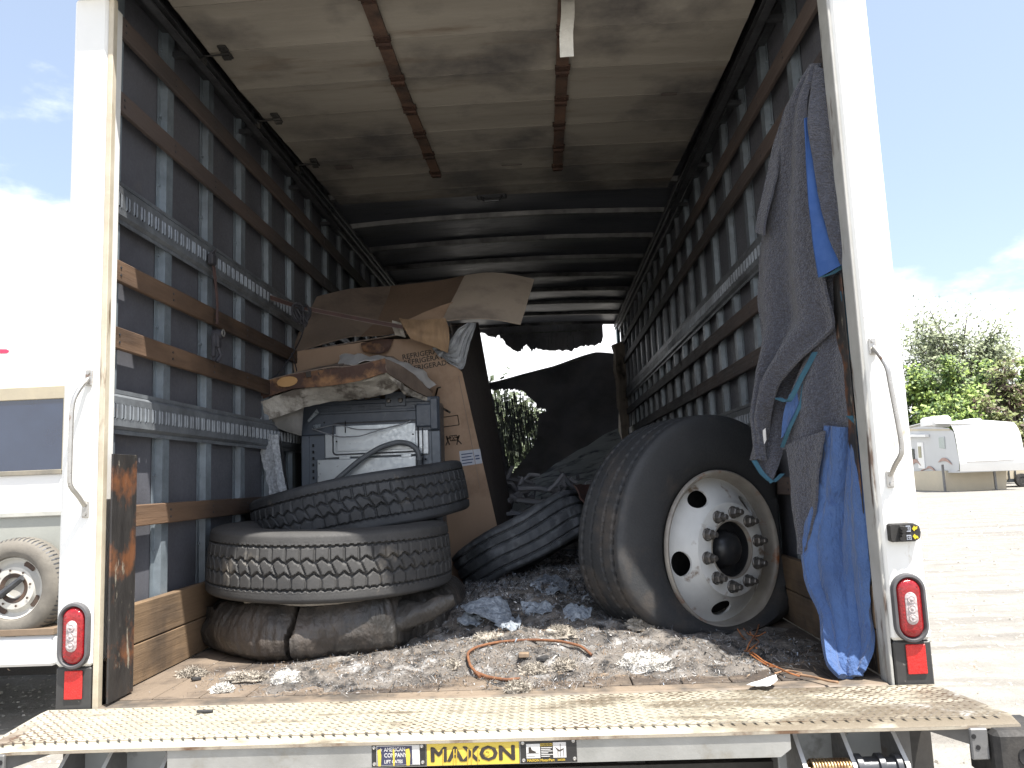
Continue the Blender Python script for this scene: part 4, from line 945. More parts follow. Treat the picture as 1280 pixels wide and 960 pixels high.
loft(pts([(330, 508, 1.63), (355, 503, 1.64), (380, 498, 1.66)]), pts([(334, 531, 1.66), (354, 538, 1.68), (377, 545, 1.70)]), 8, 12, lambda u, v, p: .012*noise.noise(p*9), .01).build('film_liner', M('dull_film', (.20, .195, .18), (.13, .125, .12), 7, .4, bump=.4), lid, 60)
loft(pts([(311, 505, 1.595), (313, 525, 1.60), (315, 542, 1.61)]), pts([(325, 505, 1.56), (327, 525, 1.57), (330, 539, 1.58)]), 6, 10, lambda u, v, p: .008*noise.noise(p*30), .05).build('foam_corner', bead_m, lid, 60)
m = MB(); 
for (a, b, w) in ((359, 477, 13),):
    E_ = [at(a+w*cos(t_), b+6.5*sin(t_)-.12*w*cos(t_), 'y', 1.522) for t_ in np.linspace(0, 2*pi, 15)[:-1]]; poly_sheet(m, E_[::-1], (0, .004, 0))
m.build('torn_patch', M('bare_orange_cardboard', (.50, .30, .13), (.42, .24, .10), 8, .85), lid)
m = MB(); E_ = [at(325+5*cos(t_), 484+4*sin(t_), 'y', 1.552) for t_ in np.linspace(0, 2*pi, 13)[:-1]]; poly_sheet(m, E_[::-1], (0, .004, 0))
for px in (383, 398, 409, 424): 
    E_ = [at(px, 472-(px-383)*.2, 'y', 1.503), at(px+6, 471-(px-383)*.2, 'y', 1.503), at(px+5, 464-(px-383)*.2, 'y', 1.503), at(px-1, 465-(px-383)*.2, 'y', 1.503)]; poly_sheet(m, E_, (0, .003, 0))
m.build('smudged_print', ink_m, lid)
o = loft(pts([(425, 446, 1.86), (438, 444, 1.84), (470, 446, 1.80), (500, 452, 1.80), (530, 466, 1.86), (543, 482, 1.92)]), pts([(424, 458, 1.66), (440, 457, 1.58), (468, 452, 1.54), (490, 456, 1.60), (512, 466, 1.70), (536, 486, 1.84)]), 7, 26, lambda u, v, p: .014*noise.noise(p*12)+.012*abs(sin(v*21+u*2)), .004).build('foam_sheet', M('white_foam_wrap', (.62, .61, .60), (.50, .49, .48), 5, .6, bump=.4), smooth=60)
tag(o, 'crumpled white packing sheet lying on the torn carton lid', 'packing sheet')
m = MB(); loft(pts([(329, 544, 1.60), (334, 580, 1.59), (343, 620, 1.58)]), pts([(348, 543, 1.57), (352, 580, 1.56), (359, 616, 1.55)]), 6, 26, lambda u, v, p: .004*noise.noise(p*40)+.006*sin(u*pi), .045, mb=m)
o = m.build('foam_post', bead_m, smooth=60); tag(o, 'slim white bubbly foam corner post standing behind the top tyre', 'foam post')
m = MB(); m.tube(pts([(327, 546, 1.62), (331, 580, 1.61), (341, 622, 1.60)]), .006, 6); m.tube(pts([(350, 545, 1.56), (355, 580, 1.55), (361, 618, 1.55)]), .004, 6); m.build('dark_edging', dark_m, o)

# ================================================================ REFRIGERATOR CARTON
YFb = 2.0
fc = {k: at(px, py, 'y', YFb) for k, (px, py) in dict(tl=(363, 440), tr=(564, 404), br=(621, 655)).items()}
bl = fc['br']+(fc['tl']-fc['tr']); dn = (fc['br']-fc['tr']).normalized(); up_ = -dn; rt = (fc['tr']-fc['tl']).normalized()
BR_ = fc['br']+dn*((fc['br'].z)/max(-dn.z, .1)); BL_ = bl+dn*((bl.z-.0)/max(-dn.z, .1)); BL_.z = max(BL_.z, .0)
DPT = 1.0; bk = Vector((.03, DPT, .0))
box = thing('refrigerator_carton', (-.5, 2.45, 0), 'tall brown refrigerator carton leaning left behind the appliance, printed front and darker side', 'carton')
trd = fc['tr']
# front: torn notch at the top right where the wrap shows
front = [BL_, BR_, at(577, 470, 'y', YFb), at(566, 455, 'y', YFb), at(554, 440, 'y', YFb), at(546, 428, 'y', YFb), at(530, 422, 'y', YFb), at(512, 424, 'y', YFb), at(486, 424, 'y', YFb), at(452, 428, 'y', YFb), at(410, 434, 'y', YFb), fc['tl']]
edge = lambda t_: fc['tr'].lerp(BR_, t_)
front[2] = at(577.5, 465, 'y', YFb)
m = MB(); poly_sheet(m, front, (0, .006, 0)); m.build('front_panel', card_m, box)
KT = at(597, 403, 'y', 3.0); KB = at(640, 645, 'y', 3.0); KB = KB+(KB-KT)*(KB.z/(KT.z-KB.z))
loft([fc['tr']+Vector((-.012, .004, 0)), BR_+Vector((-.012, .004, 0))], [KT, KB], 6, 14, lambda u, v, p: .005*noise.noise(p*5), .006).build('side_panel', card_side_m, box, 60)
loft([fc['tl']+Vector((0, .01, 0)), fc['tl']+bk], [fc['tr']+Vector((0, .012, -.01)), KT], 6, 6, None, .006).build('top_panel', card_dark_m, box, 60)
loft([fc['tl']+Vector((0, .007, 0)), BL_+Vector((0, .007, 0))], [fc['tl']+bk, BL_+bk], 3, 6, None, .006).build('side_panel', card_dark_m, box, 60)
m = MB(); e0 = at(565, 458, 'y', YFb-.003); e1 = fc['br']+Vector((-.06, -.003, 0))
m.tube([at(573, 470, 'y', YFb-.002), at(585, 530, 'y', YFb-.002), at(600, 610, 'y', YFb-.002)], .002, 4); m.build('fold_crease', card_dark_m, box)
ang = radians(7.5); tx_, ty_ = Vector((cos(ang), 0, sin(ang))), Vector((-sin(ang), 0, cos(ang)))
m = MB()
for t_, px, py in (('REFRIGERATOR', 503, 449.5), ('RÉFRIGÉRATEUR', 505, 457), ('REFRIGERADOR', 508, 465)): text_into(m, t_, at(px, py, 'y', YFb-.002), tx_, ty_, .041, 0, .0004, .0006, 1.02)
def line(m_, a, b, w): 
    A_, B_ = at(*a, 'y', YFb-.0015), at(*b, 'y', YFb-.0015); d = (B_-A_).normalized(); n2 = Vector((-d.z, 0, d.x))*w; V = [A_+n2, A_-n2, B_-n2, B_+n2]; m_.add(V+[p+Vector((0, .0012, 0)) for p in V], [(0, 1, 2, 3), (3, 2, 1, 0), (0, 3, 7, 4), (1, 5, 6, 2)])
for a, b, w in (((547, 485), (551, 484), .004), ((547, 485), (543, 500), .005), ((541, 503), (563, 516), .006), ((551, 522), (572, 519), .0022), ((572, 519), (574, 531), .0022), ((574, 531), (553, 534), .0022), ((553, 534), (551, 522), .0022),
                ((558, 545), (560, 551), .004), ((560, 551), (557, 557), .003), ((560, 551), (562, 556), .003), ((574, 544), (572, 550), .004), ((572, 550), (571, 556), .003), ((572, 550), (577, 555), .003), ((562, 545), (571, 544), .002), ((571, 544), (572, 550), .002), ((562, 545), (563, 551), .002), ((563, 551), (571, 550), .002), ((565, 545), (569, 551), .0015), ((569, 545), (565, 551), .0015), ((559, 548), (564, 547), .003), ((573, 546), (569, 547), .003)):
    line(m, a, b, w)
tag(m.build('carton_print', ink_m, box), kind='stuff')
m = MB(); L4 = [at(574, 564, 'y', YFb-.003), at(600, 561, 'y', YFb-.003), at(603, 579, 'y', YFb-.003), at(576, 583, 'y', YFb-.003)]; poly_sheet(m, L4[::-1], (0, .0015, 0), 0)
for k in range(4):
    a, b = L4[0].lerp(L4[3], .2+k*.2), L4[1].lerp(L4[2], .2+k*.2); d = (b-a); q0, q1 = a+d*.08, a+d*(.55 if k % 2 else .62); h_ = Vector((0, 0, .006)); o_ = Vector((0, -.001, 0)); m.add([q0+o_, q1+o_, q1+o_-h_, q0+o_-h_], [(0, 3, 2, 1)], 1)
    if k in (1, 2): q0, q1 = a+d*.72, a+d*.92; m.add([q0+o_, q1+o_, q1+o_-h_*1.3, q0+o_-h_*1.3], [(0, 3, 2, 1)], 1)
m.build('shipping_label', [label_m, M('blue_ink', (.05, .07, .16), None, 5)], box)
m = MB(); m.add(pts([(541, 515, 1.97), (546, 519, 1.97), (552, 532, 1.97), (548, 534, 1.97), (543, 524, 1.97)]), [(0, 4, 3, 2, 1)]); m.build('paper_scrap', whi, box)
# curled flap and tape on the front top edge
loft(pts([(451, 429, 1.985), (475, 424, 1.98), (492, 424, 1.985)]), pts([(455, 440, 1.98), (474, 442, 1.94), (485, 439, 1.975)]), 5, 8, lambda u, v, p: .012*sin(pi*u), .005).build('curled_flap', card_orange_m, box, 60)
# wrap and torn scrap on the top right corner
o = loft(pts([(550, 447, 1.97), (560, 430, 1.96), (572, 412, 1.95), (585, 403, 1.95)]), pts([(540, 436, 1.98), (577, 462, 1.985), (584, 440, 1.98), (594, 404, 1.985)]), 14, 22, lambda u, v, p: .02*noise.noise(p*22)+.01*sin(u*26), .003).build('plastic_wrap', plastic_m, smooth=70)
tag(o, 'crinkled clear plastic wrap bulging from the torn corner of the refrigerator carton', 'plastic wrap')
o = loft(pts([(499, 398, 1.90), (502, 406, 1.86), (507, 414, 1.84), (513, 423, 1.86)]), pts([(557, 398, 1.92), (561, 412, 1.88), (562, 426, 1.86), (560, 441, 1.88)]), 14, 12, lambda u, v, p: .012*sin(pi*u)+.012*noise.noise(p*16)+.003*abs(sin(u*20)), .006).build('cardboard_scrap', M('bent_orange_cardboard', (.34, .225, .13), (.23, .15, .09), 12, .8, bump=.5, stretch=(2.5, 1, .5)), smooth=60)
tag(o, 'crushed light brown cardboard piece bent over the top of the refrigerator carton', 'cardboard piece')
o = loft(pts([(491, 401, 1.93), (492, 410, 1.92), (494, 419, 1.93)]), pts([(502, 404, 1.89), (504, 413, 1.88), (508, 421, 1.9)]), 4, 6, lambda u, v, p: .01*noise.noise(p*30), .005).build('cardboard_scrap', foam_m, smooth=60)
tag(o, 'small pale folded scrap beside the crushed cardboard piece at the strap end', 'cardboard piece')
# big opened carton behind
oc = thing('opened_carton', tuple(at(470, 400, 'y', 2.4)), 'large opened brown carton with dark folded flaps rising behind the refrigerator carton', 'carton')
loft(pts([(363, 443, 2.03), (378, 406, 2.2), (396, 370, 2.4)]), pts([(452, 421, 2.06), (474, 396, 2.3), (489, 357, 2.7)]), 12, 12, lambda u, v, p: .015*noise.noise(p*4)+.02*sin(pi*u), .006).build('left_flap', card_dark_m, oc, 60)
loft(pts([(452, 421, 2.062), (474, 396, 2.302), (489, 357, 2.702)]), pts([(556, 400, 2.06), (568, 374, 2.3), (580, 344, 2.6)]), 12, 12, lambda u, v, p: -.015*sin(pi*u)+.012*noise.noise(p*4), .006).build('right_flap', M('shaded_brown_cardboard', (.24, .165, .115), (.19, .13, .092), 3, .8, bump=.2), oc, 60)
loft(pts([(504, 402, 2.02), (530, 390, 2.06)]), pts([(554, 402, 2.02), (566, 377, 2.1)]), 5, 5, lambda u, v, p: .006*noise.noise(p*8), .006).build('inner_flap', card_m, oc, 60)
m = MB(); E_ = []
for (a, b) in ((415, 398), (424, 402), (433, 397), (428, 404), (438, 402), (420, 404)):
    p = at(a, b, 'y', 2.14); 
o = loft(pts([(552, 401, 1.93), (566, 374, 2.15), (581, 344, 2.45)]), pts([(651, 405, 1.98), (660, 376, 2.18), (668, 348, 2.45)]), 16, 12, lambda u, v, p: .03*sin(pi*u)+.008*noise.noise(p*5), .007).build('cardboard_sheet', card_pale_m, smooth=60)
tag(o, 'flat pale cardboard sheet projecting right from the top of the carton pile', 'cardboard sheet')
# ================================================================ STRAPS
m = MB(); xw = -HW+.022
def wallp(px, py, d=.03): return at(px, py, 'x', -HW+d)
for o_ in (0, .016): m.tube(resample([wallp(265+o_*60, 322), wallp(267+o_*120, 340, .035), wallp(271+o_*60, 375, .035), wallp(271+o_*60, 405, .04)], 16), .004, 6, mi=0)
st = m.build('hanging_strap', [strap_m], smooth=60); tag(st, 'short red brown strap with dark ratchet hanging from the upper track on the left wall', 'ratchet strap')
m = MB(); p = wallp(265, 325, .035); m.box(p-Vector((.012, .022, .022)), p+Vector((.012, .022, .025)), bev=.005); m.tube([p+Vector((0, -.02, .02)), p+Vector((.015, 0, .05)), p+Vector((0, .02, .02))], .005, 6); m.build('track_hook', strapdark_m, st, 40)
m = MB(); p = wallp(272, 418, .05); 
m.box(p-Vector((.012, .018, .06)), p+Vector((.012, .018, .02)), bev=.006); m.cyl(p+Vector((-.02, 0, 0)), p+Vector((.022, 0, 0)), .02, 14); m.box(p-Vector((.02, .024, .10)), p+Vector((-.004, -.002, .0)), bev=.004); m.tube([p+Vector((0, 0, -.05)), p+Vector((.01, .012, -.09)), p+Vector((0, -.005, -.12))], .009, 8)
m.build('ratchet', strapdark_m, st, 40)
m = MB(); m.lathe([(.008, 0), (.014, .003), (.018, 0), (.014, -.003)], 16, 0, Matrix.Translation(p+Vector((.025, 0, .005))) @ Matrix.Rotation(pi/2, 4, 'Y'), closed=True); m.build('ratchet_spindle', chrome_m, st, 40)
A_ = [wallp(338, 372, .03), at(375, 384, 'y', 1.72), at(440, 397, 'y', 1.78), at(503, 409, 'y', 1.85)]
m = MB(); loft([a+Vector((0, 0, .011)) for a in A_], [a-Vector((0, 0, .010)) for a in A_], 2, 30, lambda u, v, p: .002*sin(v*20), .003, mb=m)
o = m.build('tie_strap', strap_m, smooth=60); tag(o, 'long red brown strap stretched from the left wall track to the carton pile', 'ratchet strap')
m = MB(); loft([a+Vector((0, -.004, .013)) for a in A_], [a+Vector((0, -.004, .0105)) for a in A_], 1, 20, None, .002, mb=m); loft([a+Vector((0, -.004, -.0095)) for a in A_], [a+Vector((0, -.004, -.012)) for a in A_], 1, 20, None, .002, mb=m); m.build('strap_edge', M('pale_strap_edge', (.17, .13, .115), None, 6), o)
m = MB()
for k in range(7):
    c = at(372+k*1.5, 388+((k*7) % 5)*1.5, 'y', 1.66+.01*k); m.tube([c+Vector((.03*cos(a+k), .012*sin(2*a), .05*sin(a+k*.4)-.01)) for a in np.linspace(0, 5.6, 14)], .006, 5)
m.build('strap_loop', strapdark_m, o, 60)
m = MB(); m.tube(resample([at(383, 395, 'y', 1.7), at(377, 420, 'y', 1.75), at(366, 442, 'y', 1.85), at(352, 462, 'y', 1.75), at(336, 478, 'y', 1.65)], 20), .004, 5); m.tube(resample([at(364, 440, 'y', 1.9), at(368, 452, 'y', 1.85), at(371, 464, 'y', 1.8)], 8), .003, 5)
m.build('strap_tail', strapdark_m, o, 60)

# ================================================================ BLANKETS
def bl_pts(L, y): return [at(a, b, 'y', y if len(c) == 0 else c[0]) for a, b, *c in L]
def folds(amp, n_, ph=0, amp2=.006):
    return lambda u, v, p: amp*sin(u*n_*pi+ph+1.5*sin(v*3))*(.25+.75*v)+amp2*noise.noise(p*9)+.0025*noise.noise(p*30)
gb = thing('quilted_blanket', tuple(at(1010, 300, 'y', .3)), 'dark grey quilted moving blanket with teal edging hanging by the right door post', 'moving blanket')
GA = [(1016, 82, .14), (990, 118, .22), (979, 140, .28), (968, 200, .36), (956, 260, .42), (947, 330, .46), (945, 380, .48), (950, 430, .48), (948, 480, .48), (945, 530, .46), (940, 575, .44)]
GBp = [(1019, 82, .12), (1009, 125, .12), (1008, 161, .12), (1012, 210, .12), (1016, 262, .12), (1021, 315, .12), (1034, 385, .13), (1037, 410, .15), (1000, 442, .24), (968, 478, .34), (956, 525, .42), (955, 575, .44)]
loft(bl_pts(GA, 0), bl_pts(GBp, 0), 40, 90, folds(.026, 4.2), .010).build('front_fold', blanket_m, gb, 75)
loft(bl_pts([(981, 140, .27), (972, 170, .30), (960, 215, .33), (950, 260, .36), (945, 291, .38)], 0), bl_pts([(985, 140, .26), (978, 190, .27), (968, 240, .28), (960, 275, .29), (957, 294, .30)], 0), 6, 30, folds(.006, 1), .008).build('side_fold', blanket_m, gb, 75)
loft(bl_pts([(1018, 82, .11), (1011, 130, .09), (1010, 161, .08), (1018, 210, .08), (1027, 260, .08), (1038, 300, .08), (1052, 330, .08)], 0), bl_pts([(1031, 90, .10), (1036, 130, .09), (1043, 180, .085), (1049, 235, .085), (1054, 290, .085), (1058, 328, .085)], 0), 14, 60, folds(.008, 1.5, 1), .009).build('right_fold', blanket_m, gb, 75)
loft(bl_pts([(1005, 148, .095), (1009, 225, .095), (1016, 300, .095), (1023, 347, .095)], 0), bl_pts([(1012, 146, .10), (1030, 240, .10), (1047, 300, .10), (1055, 330, .10)], 0), 8, 30, folds(.006, 1.5), .006).build('blue_lining', bluelit_m, gb, 75)
loft(bl_pts([(1020, 335, .22), (1028, 390, .24), (1012, 440, .28), (990, 490, .33), (977, 562, .36)], 0), bl_pts([(1057, 322, .13), (1061, 380, .13), (1065, 440, .13), (1069, 490, .13), (1073, 543, .13)], 0), 22, 60, folds(.014, 2.6, 1), .010).build('back_fold', blanket_m, gb, 75)
loft(bl_pts([(1004, 438, .32), (972, 478, .40), (956, 520, .46), (941, 575, .45)], 0), bl_pts([(1016, 440, .36), (988, 500, .42), (984, 550, .42), (966, 603, .42)], 0), 10, 40, folds(.01, 1.4), .008).build('inner_fold', blanket_m, gb, 75)
loft(bl_pts([(986, 494, .31), (980, 515, .31), (976, 548, .31)], 0), bl_pts([(1004, 470, .30), (1001, 500, .29), (984, 540, .30)], 0), 6, 14, folds(.006, 1), .006).build('blue_lining', blue_m, gb, 75)
def binding(L, w=.010, t=.004):
    P = resample(bl_pts(L, 0), 30); m_ = MB(); loft([p+Vector((-w, -t, 0)) for p in P], [p+Vector((w, -t, 0)) for p in P], 2, 30, lambda u, v, p: .002*noise.noise(p*30), .006, mb=m_); return m_
for L, w in (([(1018, 440, .235), (1002, 470, .26), (986, 500, .28), (972, 497, .30)], .009), ([(942, 576, .43), (952, 592, .42), (965, 603, .41), (978, 592, .41)], .009), ([(1004, 480, .28), (1000, 505, .28), (986, 535, .285), (977, 558, .34)], .006),
             ([(1025, 347, .115), (1040, 342, .11), (1056, 331, .108)], .010), ([(1052, 365, .115), (1057, 400, .115), (1061, 450, .115)], .007), ([(1060, 520, .11), (1071, 530, .11), (1074, 545, .11)], .010)):
    binding(L, w).build('binding', binding_m, gb, 75)
m = MB(); p = at(1020, 84, 'y', .13); m.box(p+Vector((-.012, -.006, -.005)), p+Vector((.05, .03, .012)), bev=.003); m.build('hanging_knot', blanket_m, gb, 40)
m = MB(); E_ = bl_pts([(951, 540, .415), (957, 535, .41), (958, 550, .41), (955, 556, .41), (953, 549, .415)], 0); poly_sheet(m, E_[::-1], (0, .002, 0)); m.build('care_tag', whi, gb)
bb = thing('blue_blanket', tuple(at(1050, 820, 'y', .12)), 'long blue quilted blanket bunched below the grey one and touching the truck floor', 'moving blanket')
BA = [(1030, 532, .20), (1028, 570, .22), (1015, 620, .26), (1003, 660, .28), (1000, 690, .28), (1007, 730, .24), (1024, 770, .18), (1026, 800, .14), (1033, 832, .08), (1048, 848, .05)]
BB = [(1073, 535, .14), (1078, 600, .12), (1084, 660, .11), (1087, 720, .10), (1089, 765, .10), (1094, 795, .08), (1092, 816, .06), (1082, 838, .04)]
def bf(u, v, p):
    return .04*sin(pi*u)*(.4+.6*v)+(.020*sin(u*10+1.6*sin(v*4))+.010*sin(u*23+3*v))*sin(pi*u)**.5*(1-.5*v)+.006*noise.noise(p*10)+.004*noise.noise(p*28)
loft(bl_pts(BA, 0), bl_pts(BB, 0), 34, 100, lambda u, v, p: -bf(u, v, p) if False else bf(u, v, p), .02).build('blue_cloth', blue_m, bb, 75)
if 0: P = resample(bl_pts([(1040, 836, .13), (1050, 845, .05), (1066, 846, .03), (1082, 833, .04), (1093, 818, .08)], 0), 16)
if 0: Q = resample(bl_pts([(1036, 800, .15), (1048, 800, .06), (1064, 800, .04), (1080, 798, .05), (1092, 790, .08)], 0), 16)
loft(bl_pts([(984, 556, .33), (990, 600, .33), (996, 650, .32), (1001, 692, .30)], 0), bl_pts([(1031, 538, .18), (1025, 590, .20), (1021, 640, .22), (1004, 694, .26)], 0), 14, 50, folds(.010, 2, 2), .008).build('grey_flap', blanket_m, bb, 75)
m = MB(); rk = random.Random(8)
for a, b, s in ((1040, 727, 1.0), (1036, 722, .8), (1043, 722, .5), (1038, 757, 1.0), (1034, 760, .7), (1041, 752, .6)):
    c = at(a, b, 'y', .095); r_ = [(.010*s*rk.uniform(.5, 1.4)*cos(t_), -.03, .014*s*rk.uniform(.5, 1.4)*sin(t_)) for t_ in np.linspace(0, 2*pi, 9)[:-1]]
# ================================================================ DEBRIS ON THE FLOOR
def g2(x, y, cx, cy, sx, sy): return math.exp(-((x-cx)/sx)**2-((y-cy)/sy)**2)
def pile(x, y):
    n1 = noise.noise(Vector((x*3, y*3, 0))); n2 = noise.noise(Vector((x*8, y*8, 4))); n3 = noise.noise(Vector((x*22, y*22, 9)))
    h = -.012
    h += .030*g2(x, y, .10, .44, .72, .24)+.020*g2(x, y, -.55, .27, .36, .16)
    h += .135*g2(x, y, .08, .98, .40, .30)+.15*g2(x, y, .45, 1.75, .35, .55)+.05*g2(x, y, .45, .55, .5, .28)+.12*g2(x, y, -.1, 1.5, .35, .4)
    h += .10*g2(x, y, .5, 3.2, 1.0, 1.4)
    e = max(0, min(1, (h+.006)/.02))
    return h+(.022*n1+.026*n2+.014*n3)*(.35+.65*e)*(1 if h > -.008 else .3)
def onheap(px, py, up=0.0):
    d = FW + RT*((px-640)/FPX) - UP*((py-480)/FPX); t_ = 1.8
    while t_ < 7:
        p = CP+d*t_
        if p.z <= max(pile(p.x, p.y), 0): break
        t_ += .004
    return p+Vector((0, 0, up))
m = MB(); x0, x1, y0, y1, NX, NY = -1.17, 1.17, .02, 3.6, 330, 420
V = []; hs = {}
for j in range(NY+1):
    y = y0+(y1-y0)*(j/NY)**1.35
    for i in range(NX+1):
        x = x0+(x1-x0)*i/NX; V.append((x, y, max(pile(x, y), -.012)))
Fc = []
for j in range(NY):
    for i in range(NX):
        q = (j*(NX+1)+i, j*(NX+1)+i+1, (j+1)*(NX+1)+i+1, (j+1)*(NX+1)+i)
        if max(V[k][2] for k in q) > -.004: Fc.append(q)
m.add(V, Fc)
ash_m = M('grey_brown_ash', (.205, .185, .165), (.085, .079, .074), 11, .95, bump=1, bscale=60, c3=(.44, .44, .44), sscale=9, sthr=.615, swid=.07, c4=(.02, .02, .021), s4scale=11, s4thr=.565, s4wid=.06, bdist=.012, mask3=('y', .7, 1.2, .03))
tag(m.build('ash_heap', ash_m, smooth=50), 'heap of grey and brown ash and burnt fibre on the truck floor', 'ash', kind='stuff')
rd = random.Random(21)
def shards(name, label, mat_list, N, reg, szf, wprob, lift=.012):
    m = MB(); c = 0
    while c < N:
        x, y = reg(); h = pile(x, y)
        if h < -.006 and rd.random() > .12: continue
        h = max(h, .002); L = szf(); w = L*rd.uniform(.06, .35); a = rd.uniform(0, 2*pi); thin = rd.random() < .5; L, w = (L*rd.uniform(1.5, 3.2), rd.uniform(.0004, .0010)) if thin else (L, w); el_ = rd.gauss(.1, .45)
        d = Vector((cos(a)*cos(el_), sin(a)*cos(el_), sin(el_))); s_ = d.cross(Vector((rd.uniform(-.6, .6), rd.uniform(-.6, .6), 1))).normalized(); n_ = d.cross(s_)
        p = Vector((x, y, h+rd.uniform(0, lift))); k = rd.uniform(-.35, .35)*L
        A_ = [p-d*L/2, p+n_*k, p+d*L/2+n_*k*.3]; V = []
        for t_, q_ in enumerate(A_): ww = w*(1, .9, .4)[t_]; V += [q_+s_*ww/2, q_-s_*ww/2]
        mi = wprob(); m.add(V, [(0, 1, 3, 2), (2, 3, 5, 4)], mi); c += 1
    return tag(m.build(name, mat_list), label, 'debris', kind='stuff')
A1 = M('white_ash_flake', (.62, .61, .60), (.42, .42, .42), 30, .9); A2 = M('grey_ash_flake', (.26, .25, .25), (.16, .155, .15), 30, .9); A3 = M('brown_fibre', (.27, .20, .135), (.16, .115, .08), 30, .9); A4 = M('black_char_flake', (.02, .02, .02), (.04, .04, .042), 30, .8); A5 = M('sky_tinted_ash', (.33, .37, .42), (.20, .225, .26), 30, .85)  # the last ash colour holds the blue of skylight in the shade
ML = [A1, A2, A3, A4, A5]
shards('burnt_fibres', 'mat of brown and pale burnt fibres spread near the truck sill', ML, 17000, lambda: (rd.gauss(.0, .52), abs(rd.gauss(.30, .24))+.03), lambda: rd.uniform(.003, .014), lambda: rd.choices(range(5), (.09, .30, .38, .21, .02))[0], .006)
shards('ash_flakes', 'loose ash flakes, tinted blue grey for skylit shade, heaped before the leaning tyre and the wheel', ML, 13000, lambda: (rd.gauss(.12, .33), abs(rd.gauss(1.0, .34))+.2), lambda: rd.uniform(.004, .020), lambda: rd.choices(range(5), (.20, .26, .02, .18, .34))[0], .012)
shards('dark_char', 'black char and ash flakes lying further inside the truck', ML, 7000, lambda: (rd.uniform(-.3, 1.1), rd.uniform(.9, 3.4)), lambda: rd.uniform(.01, .04), lambda: rd.choices(range(5), (.02, .25, .01, .62, .10))[0], .02)
shards('shaded_litter', 'dark flakes littered beside the wheel and blue blanket', ML, 1500, lambda: (rd.gauss(.92, .14), abs(rd.gauss(.32, .16))+.04), lambda: rd.uniform(.006, .022), lambda: rd.choices(range(5), (.05, .30, .12, .43, .10))[0], .008)
# white tufts of insulation, each its own lump of fibres
wool_m = M('white_mineral_wool', (.74, .73, .70), (.55, .53, .49), 26, .95, bump=1, bscale=90, bdist=.01, obj=True)
wool2_m = M('dirty_mineral_wool', (.50, .46, .40), (.26, .23, .19), 16, .95, bump=1, bscale=90, bdist=.01, obj=True)
def tuft(px, py, sx, sy, sz, label, mat_=wool_m, n_=1100, z0=None):
    p = onheap(px, py+3); base = p.z
    r_ = random.Random(int(px*7+py)); m = MB(); nu, nv = 40, 16; V = []
    for j in range(nv+1):
        f = pi*.5*j/nv
        for i in range(nu):
            a = 2*pi*i/nu; d = Vector((cos(a)*cos(f), sin(a)*cos(f), sin(f))); k = 1+.6*noise.noise(d*1.6+Vector((px, 0, 0)))+.30*noise.noise(d*4+Vector((py, 0, 0)))+.07*noise.noise(d*11)
            V.append((d.x*sx*k, d.y*sy*k, d.z*sz*k-.004))
    m.add(V, [(j*nu+i, j*nu+(i+1) % nu, (j+1)*nu+(i+1) % nu, (j+1)*nu+i) for j in range(nv) for i in range(nu)])
    for _ in range(n_):
        a = r_.uniform(0, 2*pi); f = r_.uniform(-.1, 1.4); q = Vector((cos(a)*cos(f)*sx, sin(a)*cos(f)*sy, abs(sin(f))*sz))*r_.uniform(.7, 1.12)
        L = r_.uniform(.006, .020); d = Vector((r_.gauss(0, 1), r_.gauss(0, 1), abs(r_.gauss(0, .7)))).normalized(); s_ = d.cross(Vector((r_.gauss(0, 1), r_.gauss(0, 1), r_.gauss(0, 1)))).normalized()*r_.uniform(.0004, .0012)
        m.add([q-s_, q+s_, q+d*L*.6+s_+Vector((0, 0, .002)), q+d*L*.6-s_, q+d*L], [(0, 1, 2, 3), (3, 2, 4)])
    o = m.build('insulation_tuft', mat_, smooth=75, local=True); o.location = (p.x, p.y, base)
    return tag(o, label, 'insulation', 'tufts of white insulation on the truck floor')
tuft(278, 862, .034, .022, .018, 'small white insulation tuft nearest the left corner, on the bare wood by the sill')
tuft(358, 849, .042, .030, .030, 'white insulation tuft on the brown fibres below the flattened tyre casing')
tuft(806, 832, .085, .055, .040, 'largest bright white insulation tuft, in front of the white wheel', n_=2600)
tuft(668, 838, .050, .035, .022, 'pale insulation tuft inside the rusty hoop, right of its middle', wool2_m)
tuft(648, 861, .034, .022, .026, 'round pale insulation tuft at the sill just below the rusty hoop', wool2_m)
tuft(705, 832, .035, .03, .022, 'pale insulation tuft right of the rusty hoop centre', wool2_m)
tuft(612, 800, .06, .035, .030, 'white insulation tuft at the sunlit edge of the heap above the hoop', wool2_m)
tuft(240, 842, .050, .030, .022, 'dirty grey insulation tuft against the left end of the ash', wool2_m)
tuft(310, 846, .065, .022, .018, 'long dirty white insulation tuft between the two white ones at left', wool2_m)
tuft(565, 832, .022, .018, .022, 'small round dirty tuft left of the rusty hoop', wool2_m, 500)
tuft(700, 792, .055, .03, .03, 'white insulation tuft half lit behind the right end of the hoop', wool2_m)
tuft(800, 782, .05, .03, .03, 'grey insulation tuft pressed against the foot of the white wheel tyre', wool2_m)
